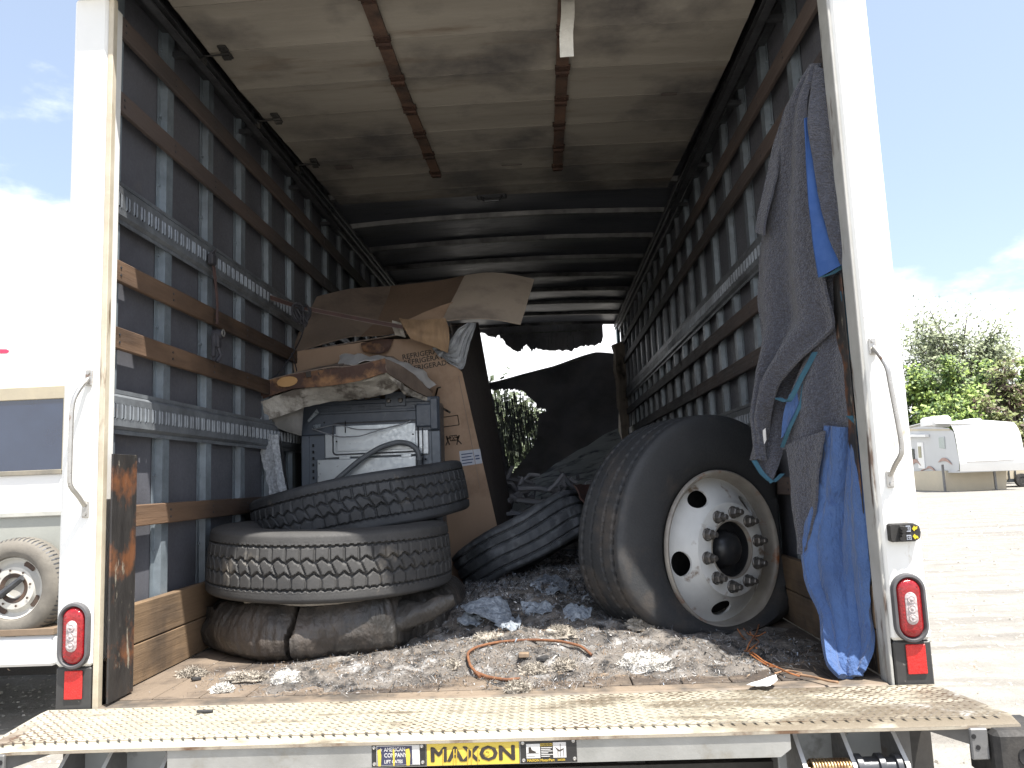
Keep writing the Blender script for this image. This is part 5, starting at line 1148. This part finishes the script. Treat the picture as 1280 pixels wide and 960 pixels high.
# bright crumpled foil like ash sheet
o = loft([at(575, 757, 'y', .82), at(600, 748, 'y', .84), at(622, 746, 'y', .86), at(634, 752, 'y', .9)], [at(585, 764, 'y', .72), at(602, 768, 'y', .70), at(622, 776, 'y', .70), at(640, 768, 'y', .76)], 14, 24, lambda u, v, p: .012*noise.noise(p*26)+.005*noise.noise(p*70), .004).build('ash_sheet', M('crinkled_pale_ash', (.42, .47, .53), (.15, .18, .22), 45, .6, bump=1, bscale=90, bdist=.01), smooth=70)
tag(o, 'crinkled pale blue grey sheet of ash on top of the heap by the flattened casing', 'ash sheet')
for k, (a, b, w, h_, lb) in enumerate(((672, 764, 20, 8, 'crinkled pale ash flake near the top of the heap, right of the large ash sheet'), (636, 784, 16, 7, 'pale crumpled ash flake in the shade behind the rusty hoop'), (722, 770, 18, 8, 'pale crumpled ash flake at the left foot of the wheel tyre'), (588, 780, 15, 6, 'dim crumpled ash flake under the end of the flattened casing'), (690, 735, 22, 10, 'grey white crumpled ash sheet under the leaning tyre'))):
    q = onheap(a, b)
    o = loft([onheap(a+i_*w, b-h_*j_, .02) for i_, j_ in ((-1, .3), (-.4, 1), (.4, .8), (1, .2))], [onheap(a+i_*w, b+h_*j_, .012) for i_, j_ in ((-.9, .5), (-.3, 1), (.5, .8), (.9, .3))], 14, 20, lambda u, v, p: .026*noise.noise(p*30)+.012*noise.noise(p*75), .003).build('ash_sheet', bpy.data.materials['crinkled_pale_ash'], smooth=70)
    tag(o, lb, 'ash sheet')
# rusty hoop
P = []
hp = [(600, 850), (588, 838), (585, 822), (597, 812), (625, 804), (665, 802), (700, 806), (726, 814), (740, 824)]
P = [onheap(a, b, .010+.006*sin(i*1.1)) for i, (a, b) in enumerate(hp)]
m = MB().tube(resample(P, 50), .0048, 10); Q = [onheap(594, 844, .008), onheap(610, 850, .008), onheap(632, 853, .008), onheap(650, 850, .004)]
m.tube(resample(Q, 14), [.0075-.003*(k/14) for k in range(15)], 10)
tag(m.build('wire_hoop', M('rusty_hoop', (.22, .095, .04), (.13, .055, .03), 40, .8, bump=.8, bscale=120), smooth=60), 'rusty brown bent tyre bead hoop lying on the debris near the sill', 'hoop')
# copper wires
rc = random.Random(4)
wires = [[(938, 792), (944, 800), (950, 806), (941, 815), (935, 818), (948, 828), (962, 835), (972, 842)], [(925, 785), (935, 795), (948, 800), (957, 796)], [(930, 815), (944, 824), (958, 832), (966, 836)], [(940, 822), (955, 830), (968, 838), (985, 848), (1000, 850)], [(922, 790), (930, 800), (945, 812)], [(950, 785), (946, 796), (938, 806), (932, 816)]]
m = MB()
for L in wires: m.tube(resample([onheap(a+rc.uniform(-1, 1), b, .004+rc.uniform(0, .016)) for a, b in L], 26), .0026, 6)
tag(m.build('copper_wire', M('orange_copper', (.60, .24, .09), (.36, .15, .07), 50, .4, .5), smooth=60), 'tangle of orange copper wires on the floor between wheel and blue blanket', 'wire')
m = MB(); m.tube(resample([at(a, b, 'z', .012) for a, b in ((996, 843), (1015, 846), (1035, 851), (1048, 853))], 14), .004, 6); m.tube(resample([at(a, b, 'z', .01) for a, b in ((968, 842), (985, 838), (1002, 842))], 10), .003, 6)
tag(m.build('burnt_stick', M('tan_stick', (.36, .22, .12), (.2, .12, .08), 30, .7), smooth=60), 'thin tan stick on the sill right of the copper wires', 'stick')
o = loft([at(933, 856, 'z', .012), at(950, 850, 'z', .014), at(970, 843, 'z', .030)], [at(950, 858, 'z', .006), at(962, 857, 'z', .012), at(972, 850, 'z', .016)], 4, 8, lambda u, v, p: .003*noise.noise(p*40), .0015).build('paper_scrap', M('white_paper', (.72, .72, .72), (.62, .62, .62), 9, .6), smooth=60)
tag(o, 'folded white paper scrap at the sill by the copper wires', 'paper')
for (a, b, s, lb) in ((465, 800, .012, 'small dark char lump'), (603, 792, .02, 'x')): pass
cl = []
for k, (a, b, L, lab) in enumerate(((610, 866, .045, 'thin dark splinter on the cream deck, left half'), (245, 851, .03, 'dark char lump on the bare wood near the left corner'), (680, 826, .07, 'dark burnt block lying inside the rusty hoop'), (655, 822, .05, 'brown wood chip beside the burnt block in the hoop'))):
    if k == 0: a, b = 256, 890
    p = onheap(a, b, .004) if k else at(a, b, 'z', 0); m = MB(); Mx = Matrix.Translation(p) @ Matrix.Rotation(.4*k+.35, 4, 'Z') @ Matrix.Rotation(.1, 4, 'Y')
    m.box((-L/2, -.005-.004*k, -.002), (L/2, .005+.004*k, .006+.002*k), bev=.002, M=Mx)
    if k in (0,): mm = A4
    elif k == 3: mm = A3
    else: mm = A4
    tag(m.build(('splinter', 'char_lump', 'burnt_block', 'wood_chip')[k], mm, smooth=30), lab, ('splinter', 'char', 'block', 'wood chip')[k])
# far inside: slumped front wall sheet, its fibre window and the ash coated slab
lean = thing('collapsed_wall_sheet', tuple(at(690, 590, 'y', 7.2)), 'large charred wall sheet slumped across the far end below the bright burnt opening', 'charred sheet')
top = [(590, 484), (600, 481), (625, 475), (655, 467), (690, 458), (715, 449), (730, 444), (745, 440), (760, 441), (776, 443)]
bt = [(640, 660), (650, 655), (665, 648), (685, 636), (705, 628), (722, 618), (735, 612), (748, 600), (758, 590), (772, 580)]
def dep(px, f): return 7.35 - 1.1*f
NXs, NYs = 110, 80
tp = [Vector((a, b, 0)) for a, b in top]; bp_ = [Vector((a, b, 0)) for a, b in bt]; ta, ba = resample(tp, NXs), resample(bp_, NXs)
hole = [(613, 488), (640, 486), (652, 489), (662, 497), (670, 505), (672, 522), (670, 545), (665, 560), (652, 575), (640, 590), (634, 586), (628, 560), (620, 520)]
hole2 = [(671, 512), (680, 510), (681, 515), (675, 516), (670, 516)]
def inside(x, y, Pg):
    c = False; j = len(Pg)-1
    for i in range(len(Pg)):
        if (Pg[i][1] > y) != (Pg[j][1] > y) and x < (Pg[j][0]-Pg[i][0])*(y-Pg[i][1])/(Pg[j][1]-Pg[i][1])+Pg[i][0]: c = not c
        j = i
    return c
m = MB(); V = []; S2 = []
for j in range(NYs+1):
    for i in range(NXs+1):
        f = j/NYs; q = ta[i].lerp(ba[i], f); S2.append((q.x, q.y)); p = at(q.x, q.y, 'y', dep(q.x, f)); p.y += .05*noise.noise(p*2)+.02*noise.noise(p*6); V.append(p)
Fc = []
for j in range(NYs):
    for i in range(NXs):
        k = j*(NXs+1)+i; cx_, cy_ = S2[k][0]+.5, S2[k][1]+1; jx = 1.6*noise.noise(Vector((cx_*.5, cy_*.5, 0)))
        if inside(cx_+jx, cy_+jx, hole) or inside(cx_, cy_, hole2): continue
        Fc.append((k, k+NXs+1, k+NXs+2, k+1))
m.add(V, Fc); m.add([p+Vector((0, .02, 0)) for p in V], [f[::-1] for f in Fc]); m.build('charred_skin', char_m, lean, 60)
m = MB(); rh = random.Random(31)
for k in range(420):
    px = rh.uniform(613, 672); py = rh.uniform(486, 575); L = rh.uniform(10, 45)
    if not inside(px, py, hole): continue
    e = py
    while inside(px+(e-py)*.12, e, hole) and e < py+L: e += 1
    f0 = (py-484)/100; a, b = at(px, py, 'y', dep(px, f0)-.02), at(px+(e-py)*.12+rh.uniform(-1, 1), e, 'y', dep(px, (e-484)/100)-.02); w = Vector((rh.uniform(.002, .007), 0, 0)); m.add([a-w, a+w, b+w*.5, b-w*.5], [(0, 1, 2, 3)])
m.build('fibre_strands', fibre_m, lean)
m = MB(); P = [(598, 484), (625, 477), (655, 469), (690, 460), (715, 452), (745, 443)]; m.tube([at(a, b, 'y', 7.33) for a, b in P], .012, 6); m.tube([at(a, b, 'y', 7.2) for a, b in ((612, 500), (620, 530), (628, 560), (635, 592))], .012, 6)
m.build('bent_edge_strip', M('pale_burnt_strip', (.30, .29, .27), (.10, .10, .10), 9, .6), lean)
o = loft([at(640, 640, 'y', 4.2), at(655, 605, 'y', 5.2), at(700, 577, 'y', 5.9), at(772, 535, 'y', 6.4)], [at(660, 650, 'y', 3.4), at(705, 612, 'y', 4.0), at(745, 606, 'y', 4.2), at(790, 590, 'y', 4.6)], 22, 22, lambda u, v, p: .03*noise.noise(p*3), .02).build('fallen_roof_sheet', greyslab_m, smooth=60)
tag(o, 'ash coated sheet slanted behind the wheel, its grey paled for light from the opening', 'metal sheet')
m = MB(); rz_ = random.Random(17)
for k in range(60):
    px, py = rz_.uniform(630, 725), rz_.uniform(600, 650); yy_ = rz_.uniform(2.6, 4.0); p = at(px, py, 'y', yy_); L = rz_.uniform(.05, .28); a = rz_.uniform(0, pi); d = Vector((cos(a), rz_.uniform(-.4, .4), sin(a)*.5))*L; m.tube([p, p+d*.5+Vector((0, 0, rz_.uniform(-.03, .05))), p+d], rz_.uniform(.004, .02), 5)
tag(m.build('burnt_remains', char_m, smooth=50), 'tangled black burnt remains behind the leaning tyre', 'burnt debris', kind='stuff')
# ================================================================ OUTSIDE LEFT: WHITE CAMPER
YC = 3.2
def c_(px, py, d=0): return at(px, py, 'y', YC-d)
camper = thing('camper', (-4.6, YC+1.2, GZ), 'white camper with dark side window and spare wheel behind the left truck post', 'camper')
cxr = c_(96, 560).x; cw = white_paint
m = MB(); zt = c_(40, 408).z; zl = c_(40, 646).z
m.box((-9, YC, c_(40, 786).z+.004), (cxr, YC+2.3, zt), bev=.03); m.build('body', M('camper_white', (.78, .78, .77), (.74, .74, .73), 2, .4, bump=.05), camper, 30)
zw1, zw0 = c_(40, 500).z, c_(40, 588).z; wx1 = c_(80, 540).x
m = MB(); m.box((-9, YC-.02, zw1), (cxr-.02, YC-.001, c_(40, 484).z), bev=.004); m.box((wx1, YC-.02, zw0-.01), (wx1+.03, YC-.001, zw1), bev=.003)
fr = m.build('window_frame', M('beige_trim', (.42, .37, .27), (.36, .32, .24), 6, .6), camper, 30)
m = MB(); m.box((-9, YC-.022, zw0-.035), (wx1, YC-.001, zw0), bev=.003); m.build('window_sill', M('dull_trim', (.30, .27, .21), (.16, .15, .13), 6, .6), camper, 30)
m = MB(); m.box((-9, YC-.008, zw0+.001), (wx1-.001, YC-.002, zw1-.001)); m.build('window', M('dark_window', (.012, .022, .052), (.018, .032, .068), 3, .12, coat=1, bump=0, c3=(.30, .34, .40), sscale=40, sthr=.74, swid=.01, obj=False), camper)
m = MB(); m.box((-9, YC-.03, zl), (cxr, YC-.001, c_(40, 639).z+.0), bev=.006); m.build('belt_moulding', M('grey_moulding', (.50, .50, .46), None, 5), camper, 30)
m = MB(); m.box((-9, YC-.006, c_(40, 785).z), (cxr, YC-.001, zl-.003)); m.build('lower_panel', M('dusty_grey_panel', (.36, .37, .34), (.30, .31, .285), 3, .6), camper)
m = MB(); m.box((-9, YC-.20, c_(40, 826).z), (cxr, YC-.002, c_(40, 789).z), bev=.02); m.build('running_board', M('camper_white2', (.76, .77, .78), (.70, .71, .72), 2, .4, bump=.05), camper, 30)
m = MB(); m.box((-9, YC-.21, c_(40, 788).z), (cxr, YC-.002, c_(40, 780).z), bev=.003); m.build('board_edge', M('brown_edge', (.22, .16, .11), None, 5), camper, 30)
m = MB(); E_ = [c_(-40, 436, .003), c_(8, 436.5, .003), c_(11, 438, .003), c_(11, 440, .003), c_(8, 441.5, .003), c_(-40, 443, .003)]; poly_sheet(m, E_[::-1], (0, .002, 0)); m.build('red_stripe', M('pink_red_stripe', (.60, .05, .12), None, 5), camper)
m = MB(); m.box((-9, YC+.3, GZ+.32), (cxr-.3, YC+2.2, c_(40, 786).z)); m.build('underbody', dark_m, camper)
# spare wheel
wc = c_(17, 735, .18); R_ = (c_(40, 672).z-c_(40, 786).z)*.535
wc = Vector((c_(76, 735, .18).x-R_, YC-.11, c_(40, 731).z))
Mx = Matrix.Translation(wc) @ Matrix.Rotation(pi/2, 4, 'X')
sw_ = MB()
prof = [(R_*.60, .05), (R_*.64, .085), (R_*.74, .10), (R_*.86, .095), (R_*.95, .075), (R_*.985, .05), (R_, .02), (R_, -.05), (R_*.9, -.10)]
sw_.lathe(prof, 72, 0, Mx)
for k in range(72):
    a = 2*pi*k/72; d = Vector((cos(a), sin(a), 0)); t_ = Vector((-sin(a), cos(a), 0))
    V = [Mx @ (d*R_*r_+t_*s_+Vector((0, 0, z_))) for r_, z_ in ((.955, .076), (1.004, .03)) for s_ in (-.004, .004)]; 
sp_ = sw_.build('spare_tyre', M('dusty_spare_tyre', (.19, .175, .15), (.13, .12, .105), 9, .8, bump=.4), camper, 40)
m = MB()
for k in range(64):
    a = 2*pi*k/64; d = Vector((cos(a), sin(a), 0)); t_ = Vector((-sin(a), cos(a), 0)); s1 = .0045
    P4 = [d*R_*.955+Vector((0, 0, .074)), d*R_*.998+Vector((0, 0, .048)), d*R_*1.008+Vector((0, 0, .0))]; V = []
    for p in P4: V += [Mx @ (p-t_*s1), Mx @ (p+t_*s1)]
    m.add(V, [(0, 1, 3, 2), (2, 3, 5, 4)])
tag(m.build('tread_lugs', rail_m, sp_), kind='stuff')
m = MB(); m.lathe([(R_*.585, .058), (R_*.61, .07), (R_*.625, .062), (R_*.60, .05), (R_*.56, .035), (R_*.50, .03), (R_*.44, .045), (R_*.42, .06), (R_*.30, .062), (R_*.29, .045), (R_*.22, .05), (R_*.20, .03), (.001, .03)], 60, 0, Mx)
rim_o = m.build('spare_rim', M('spare_rim_paint', (.58, .57, .53), (.46, .45, .42), 5, .4), camper, 40)
m = MB()
for k in range(8):
    a = 2*pi*k/8+.2; E_ = [Mx @ Vector((R_*.50*cos(a)+.030*cos(t_)*cos(a)-.045*sin(t_)*sin(a), R_*.50*sin(a)+.030*cos(t_)*sin(a)+.045*sin(t_)*cos(a), .036+.004)) for t_ in np.linspace(0, 2*pi, 13)[:-1]]
    if k % 2: m.add(E_, [tuple(range(12))])
    c = Mx @ Vector((R_*.36*cos(a), R_*.36*sin(a), .065)); m.add([c+Vector((.009*cos(t_), -.003, .009*sin(t_))) for t_ in np.linspace(0, 2*pi, 9)[:-1]], [tuple(range(8))])
m.lathe([(R_*.21, .055), (R_*.29, .064), (R_*.30, .06)], 30, 0, Mx)
m.build('rim_holes', M('rust_dark_holes', (.10, .06, .04), (.05, .04, .035), 20, .8), rim_o)
m = MB(); m.tube([wc+Vector((-.09, -.08, -.05)), wc+Vector((.075, -.085, .07))], [.026, .020], 8); m.build('wheel_clamp', rail_m, camper, 40)

# ================================================================ OUTSIDE RIGHT: FIFTH WHEEL TRAILER
def t_(px, py, y): return at(px, py, 'y', y)
def face(m_, L, mi=0): m_.add([t_(*p) for p in L], [tuple(range(len(L)))[::-1]], mi)
YT = 41.0
tr = thing('travel_trailer', tuple(Vector((23.5, YT+2, GZ))), 'long white fifth wheel travel trailer parked on the gravel under the trees at right', 'trailer')
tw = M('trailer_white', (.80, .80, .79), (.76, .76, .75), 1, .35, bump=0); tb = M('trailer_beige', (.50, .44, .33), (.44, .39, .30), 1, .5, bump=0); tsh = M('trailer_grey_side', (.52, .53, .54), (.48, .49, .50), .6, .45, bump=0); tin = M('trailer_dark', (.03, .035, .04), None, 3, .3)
gl = lambda px: (px-1190)/(1280-1190)
# side wall (faces left) from far (1131) to near (1197); front cap from 1197 to 1280
far, near = 49.0, 41.0
def sy(px): return far+(near-far)*(px-1125)/(1197-1125)
NP_, FP_ = t_(1199, 588, near), t_(1125, 606, far); LN = Vector((-(FP_.y-NP_.y), FP_.x-NP_.x, 0)).normalized()
if LN.dot(CP-NP_) < 0: LN = -LN
def S_(px, py):
    d = FW + RT*((px-640)/FPX) - UP*((py-480)/FPX); k = (NP_-CP).dot(LN)/d.dot(LN); return (px, py, (CP+d*k).y)
m = MB(); side = [S_(1125, 538), S_(1150, 533), S_(1186, 535), S_(1192, 540), S_(1199, 575), S_(1199, 588), S_(1182, 592), S_(1182, 615), S_(1150, 610), S_(1125, 606)]
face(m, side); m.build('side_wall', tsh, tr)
m = MB(); Pn = [t_(1186, 535, near), t_(1192, 540, near), t_(1199, 588, near)]; Pf = [t_(1266, 529, near+.6), t_(1271, 536, near+.4), t_(1283, 586, near)]
capL = [t_(1188, 531, near+.2), t_(1193, 541, near), t_(1199, 575, near-.3), t_(1200, 589, near-.1)]; capR = [t_(1268, 530, near+.2), t_(1274, 540, near), t_(1281, 572, near-.3), t_(1284, 587, near-.1)]
loft(capL, capR, 6, 14, None, .05, mb=m); m.build('front_cap', tw, tr, 60)
m = MB(); loft([t_(1125, 537, far), t_(1150, 530, sy(1150)), t_(1188, 530, near)], [t_(1200, 526, far+4), t_(1230, 526, near+6), t_(1268, 529, near+.3)], 4, 6, None, .05, mb=m)
m.build('roof', tw, tr, 60)
A_, B_ = t_(1182, 590, near+1.5), t_(1257, 614, near+1.5)
m = MB(); m.add([t_(1182, 589, near+1.2), t_(1258, 586, near+1.2), t_(1258, 613, near+1.2), t_(1196, 617, near+1.2), t_(1182, 616, near+1.3)], [(4, 3, 2, 1, 0)]); m.box((t_(1182, 600, near+1.3).x+.05, near+1.3, t_(1190, 614, near+1.3).z), (t_(1257, 600, near+1.3).x, near+6, t_(1190, 588, near+1.3).z))
m.build('lower_skirt', tb, tr)
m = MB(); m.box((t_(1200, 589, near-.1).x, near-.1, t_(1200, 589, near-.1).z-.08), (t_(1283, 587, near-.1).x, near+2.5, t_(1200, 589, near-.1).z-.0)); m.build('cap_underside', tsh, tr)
m = MB(); q = t_(1163, 524, 44); m.box((q.x-.1, 43.5, q.z-.5), (q.x+1.0, 45.2, q.z+.15), bev=.15); q = t_(1200, 526, 44); m.box((q.x, 43, q.z-.3), (q.x+.7, 43.8, q.z+.05), bev=.05); m.build('roof_air_unit', tw, tr, 40)
def pan(name, L, mat_, off=.04):
    m_ = MB(); P = [t_(*p) for p in L]; d = LN*off; P = [p+d for p in P]; poly_sheet(m_, P[::-1], tuple(-d*.9)); return m_.build(name, mat_, tr)
pan('window', [S_(1174, 547), S_(1181, 546), S_(1182, 561), S_(1175, 560)], M('trailer_pale_glass', (.42, .46, .46), (.35, .38, .38), 2, .2))
pan('window', [S_(1134, 561), S_(1143, 561), S_(1144, 576), S_(1135, 575)], tin); pan('vent_hatch', [S_(1154, 604), S_(1158, 604), S_(1158, 611), S_(1154, 610)], tin)
d_ = pan('entry_door', [S_(1147, 553), S_(1154, 553), S_(1157, 586), S_(1149, 585)], tw)
m = MB(); pan('door_window', [S_(1149, 558), S_(1152, 558), S_(1153, 572), S_(1150, 572)], M('tan_glass', (.42, .40, .28), None, 3), .08)
pan('awning', [S_(1126, 543), S_(1162, 543), S_(1162, 546), S_(1126, 546)], tw, .25); pan('roof_trim', [S_(1126, 536), S_(1188, 536), S_(1188, 538), S_(1126, 539)], tb, .05)
def ribb(L, w, name='swoosh', mat_=None):
    m_ = MB(); P = resample([t_(*S_(a, b))+LN*.06 for a, b in L], 12)
    k_ = len(P)-1; loft([p+Vector((0, 0, w*sin(pi*(i+.5)/(k_+1)))) for i, p in enumerate(P)], P, 1, 12, None, .02, mb=m_); m_.build(name, mat_, tr)
sm = M('mauve_swoosh', (.32, .18, .15), (.4, .28, .24), 3, .5, bump=0)
ribb([(1174, 578), (1179, 576), (1185, 577), (1191, 581)], .18, mat_=sm); ribb([(1158, 587), (1162, 585), (1168, 588), (1172, 592)], .14, mat_=sm); ribb([(1136, 590), (1141, 581), (1147, 578), (1152, 582)], .25, mat_=sm); ribb([(1148, 598), (1152, 590), (1158, 586)], .08, mat_=sm)
m = MB(); L = [t_(1209, 577, near-.36), t_(1240, 576, near-.36), t_(1268, 574, near-.36)]; m.tube(L, .03, 5); m.build('cap_crease', M('crease_grey', (.45, .45, .45), None, 3), tr)
m = MB()
for px in (1142, 1147):
    c = t_(px, 607, sy(px)); Mx = Matrix.Translation(Vector((c.x-.05, c.y, GZ+.38))) @ Matrix.Rotation(radians(-50), 4, 'Z') @ Matrix.Rotation(pi/2, 4, 'X'); m.lathe([(.001, .12), (.20, .13), (.22, .15), (.36, .14), (.38, .0), (.36, -.14)], 24, 0, Mx)
m.build('trailer_wheels', black_rub, tr, 40)
m = MB()
for px, y in ((1180, near+1), (1244, near+.5), (1206, near+3)): p = t_(px, 600, y); m.box((p.x-.05, y-.05, GZ+.03), (p.x+.05, y+.05, GZ+1.5)); m.box((p.x-.15, y-.15, GZ), (p.x+.15, y+.15, GZ+.03))
m.box((t_(1243, 597, near-.05).x-.5, near-.1, GZ+1.25), (t_(1243, 597, near).x+.35, near+.5, GZ+1.6)); m.build('landing_leg', frame_m, tr)
# second trailer peeping out at the frame edge
t2 = thing('utility_trailer', tuple(Vector((28.3, 45, GZ))), 'beige trailer with dark wheel partly hidden at the right picture edge', 'trailer')
m = MB(); a, b = t_(1259, 612, 45), t_(1300, 587, 45); m.box((a.x, 45, a.z+.55), (b.x+3, 47.5, b.z+.3), bev=.05); m.build('body', tb, t2, 30)
m = MB(); m.box((a.x+.1, 44.9, a.z+.45), (b.x+3, 45.1, a.z+.62)); 
for px in (1262, 1270): p = t_(px, 600, 44.9); m.box((p.x, 44.95, a.z+.6), (p.x+.08, 44.98, b.z))
m.build('frame_rail', tin, t2)
for px in (1279,):
    c = t_(px, 610, 44.8); m = MB(); m.lathe([(.001, .1), (.2, .1), (.22, .13), (.38, .12), (.4, 0), (.38, -.12)], 24, 0, Matrix.Translation((c.x, 44.85, GZ+.4)) @ Matrix.Rotation(pi/2, 4, 'X')); m.build('trailer_wheel', black_rub, t2, 40)

# ================================================================ TREES
leafA = [M('bright_leaf', (.26, .36, .08), (.19, .28, .06), .9, .6, bump=0, c3=(.27, .35, .08), sscale=.5, sthr=.55), M('dark_leaf', (.09, .15, .035), (.06, .11, .03), .9, .6, bump=0)]
leafB = [M('grey_green_leaf', (.30, .34, .20), (.22, .26, .15), .9, .6, bump=0), M('dull_leaf', (.18, .21, .12), (.14, .165, .095), .9, .6, bump=0)]
leafC = [M('olive_leaf', (.19, .22, .07), (.14, .16, .06), .9, .6, bump=0), M('brown_leaf', (.09, .055, .035), (.06, .04, .03), .9, .6, bump=0)]
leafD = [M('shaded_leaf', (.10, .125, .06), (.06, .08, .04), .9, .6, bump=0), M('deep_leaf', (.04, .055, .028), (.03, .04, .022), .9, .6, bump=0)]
bark = M('tree_bark', (.16, .13, .10), (.10, .08, .065), 3, .9)
def tree(name, x, y, H, Wd, leaves, nleaf, ls, label, cat='tree', seed=0, open_=0.35, base=.15, group=None, nl=26):
    r_ = random.Random(seed); root = thing(name, (x, y, GZ), label, cat, group)
    m = MB(); z0 = GZ; tips = []
    th = H*.45; tp = [Vector((x, y, z0)), Vector((x+r_.uniform(-.2, .2), y, z0+th*.5)), Vector((x+r_.uniform(-.3, .3), y, z0+th))]
    m.tube(tp, [H*.022, H*.016, H*.012], 7)
    for k in range(nl):
        a = r_.uniform(0, 2*pi); f = r_.uniform(base, 1); s = tp[0].lerp(tp[2], min(1, f*1.1)); 
        rad = Wd*.5*sqrt(max(.05, 1-((f-.55)/.55)**2))*r_.uniform(.55, 1.0)
        e = Vector((x+cos(a)*rad, y+sin(a)*rad, z0+H*(.12+f*.84)-abs(r_.gauss(0, .04))*H)); mid = s.lerp(e, .5)+Vector((0, 0, H*.05))
        m.tube([s, mid, e], [H*.008, H*.005, H*.002], 5); tips.append((e, 1.0)); tips.append((mid.lerp(e, .5), .7))
        for q in range(2):
            e2 = mid+Vector((r_.gauss(0, 1), r_.gauss(0, 1), r_.gauss(.3, .6)))*Wd*.12; m.tube([mid, e2], [H*.004, H*.0015], 4); tips.append((e2, .7))
    m.build('trunk', bark, root, 60)
    m = MB(); n_ = len(tips); per = nleaf//n_
    for (e, s) in tips:
        cr = Wd*.13*s*r_.uniform(.7, 1.35); sk = 1 if r_.random() < .62 else 0
        for q in range(int(per*r_.uniform(.6, 1.4))):
            d = Vector((r_.gauss(0, 1), r_.gauss(0, 1), r_.gauss(0, .75))); p = e+d*cr*.62
            if p.z < z0+.1: p.z = z0+.1+r_.random()*.5
            l = ls*r_.uniform(.5, 1.3); u_ = Vector((r_.gauss(0, 1), r_.gauss(0, 1), r_.gauss(0, 1))).normalized(); v_ = u_.orthogonal().normalized(); 
            m.add([p-u_*l*.5, p+v_*l*.35, p+u_*l*.5, p-v_*l*.35], [(0, 1, 2, 3)], 0 if (r_.random() < (.75 if sk else .35)) else 1)
    m.build('crown', leaves, root)
    return root
G = 'trees behind the trailers'
def px_tree(name, px, ptop, y, wpx, leaves, nleaf, ls, label, **k):
    p = at(px, ptop, 'y', y); Wd = wpx*(y+2.4)/FPX; return tree(name, p.x, y, p.z-GZ, Wd, leaves, nleaf, ls, label, **k)
px_tree('tall_tree', 1187, 366, 72, 135, leafB, 15000, .36, 'tall airy grey green tree rising above the white travel trailer', seed=3, base=.35, nl=34)
px_tree('leafy_tree', 1130, 452, 60, 60, leafA, 8000, .34, 'bright green leafy tree directly beside the right truck post', seed=5, group=G)
px_tree('leafy_tree', 1172, 438, 58, 62, leafA, 9000, .34, 'bright green leafy tree above the left end of the travel trailer', seed=6, group=G)
px_tree('leafy_tree', 1215, 450, 60, 60, leafA, 9000, .34, 'bright green leafy tree right behind the middle of the travel trailer', seed=7, group=G)
px_tree('leafy_tree', 1254, 445, 56, 58, leafC, 8000, .34, 'olive and brown tree above the right end of the travel trailer', seed=8)
px_tree('leafy_tree', 1292, 438, 58, 60, leafA, 8000, .34, 'bright green tree cut off by the right picture edge', seed=9)
px_tree('leafy_tree', 1195, 485, 54, 90, leafA, 7000, .34, 'low dense green bush immediately behind the travel trailer roof', cat='bush', seed=10, nl=20)
px_tree('leafy_tree', 1240, 490, 53, 80, leafC, 6000, .34, 'low dark olive bush behind the trailer roof, right half', cat='bush', seed=12, nl=20)
# foliage seen through the burnt opening
for k, (x, y, H, Wd, lv) in enumerate(((-.6, 22, 4.3, 5.5, leafB), (-3.2, 26, 4.6, 6, leafB), (1.6, 27, 3.8, 5, leafC))):
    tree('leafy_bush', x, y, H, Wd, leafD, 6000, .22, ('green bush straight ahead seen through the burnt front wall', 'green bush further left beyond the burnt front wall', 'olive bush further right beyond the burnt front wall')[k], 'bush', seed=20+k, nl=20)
# distant low tree line all round the lot
m = MB(); r_ = random.Random(77)
for k in range(16000):
    a = r_.uniform(-.9, 1.5)+pi/2-.9; R_ = r_.uniform(110, 135); h = r_.uniform(0, 1)**.8*(6+3*noise.noise(Vector((a*9, 0, 0)))); p = Vector((cos(a)*R_, sin(a)*R_, GZ+h)); l = r_.uniform(.5, 1.1); u_ = Vector((r_.gauss(0, 1), r_.gauss(0, 1), r_.gauss(0, 1))).normalized(); v_ = u_.orthogonal().normalized()
    m.add([p-u_*l*.5, p+v_*l*.4, p+u_*l*.5, p-v_*l*.4], [(0, 1, 2, 3)], r_.choice((0, 1)))
tag(m.build('distant_wood', leafA), 'distant low green wood along the far side of the lot', 'wood', kind='stuff')
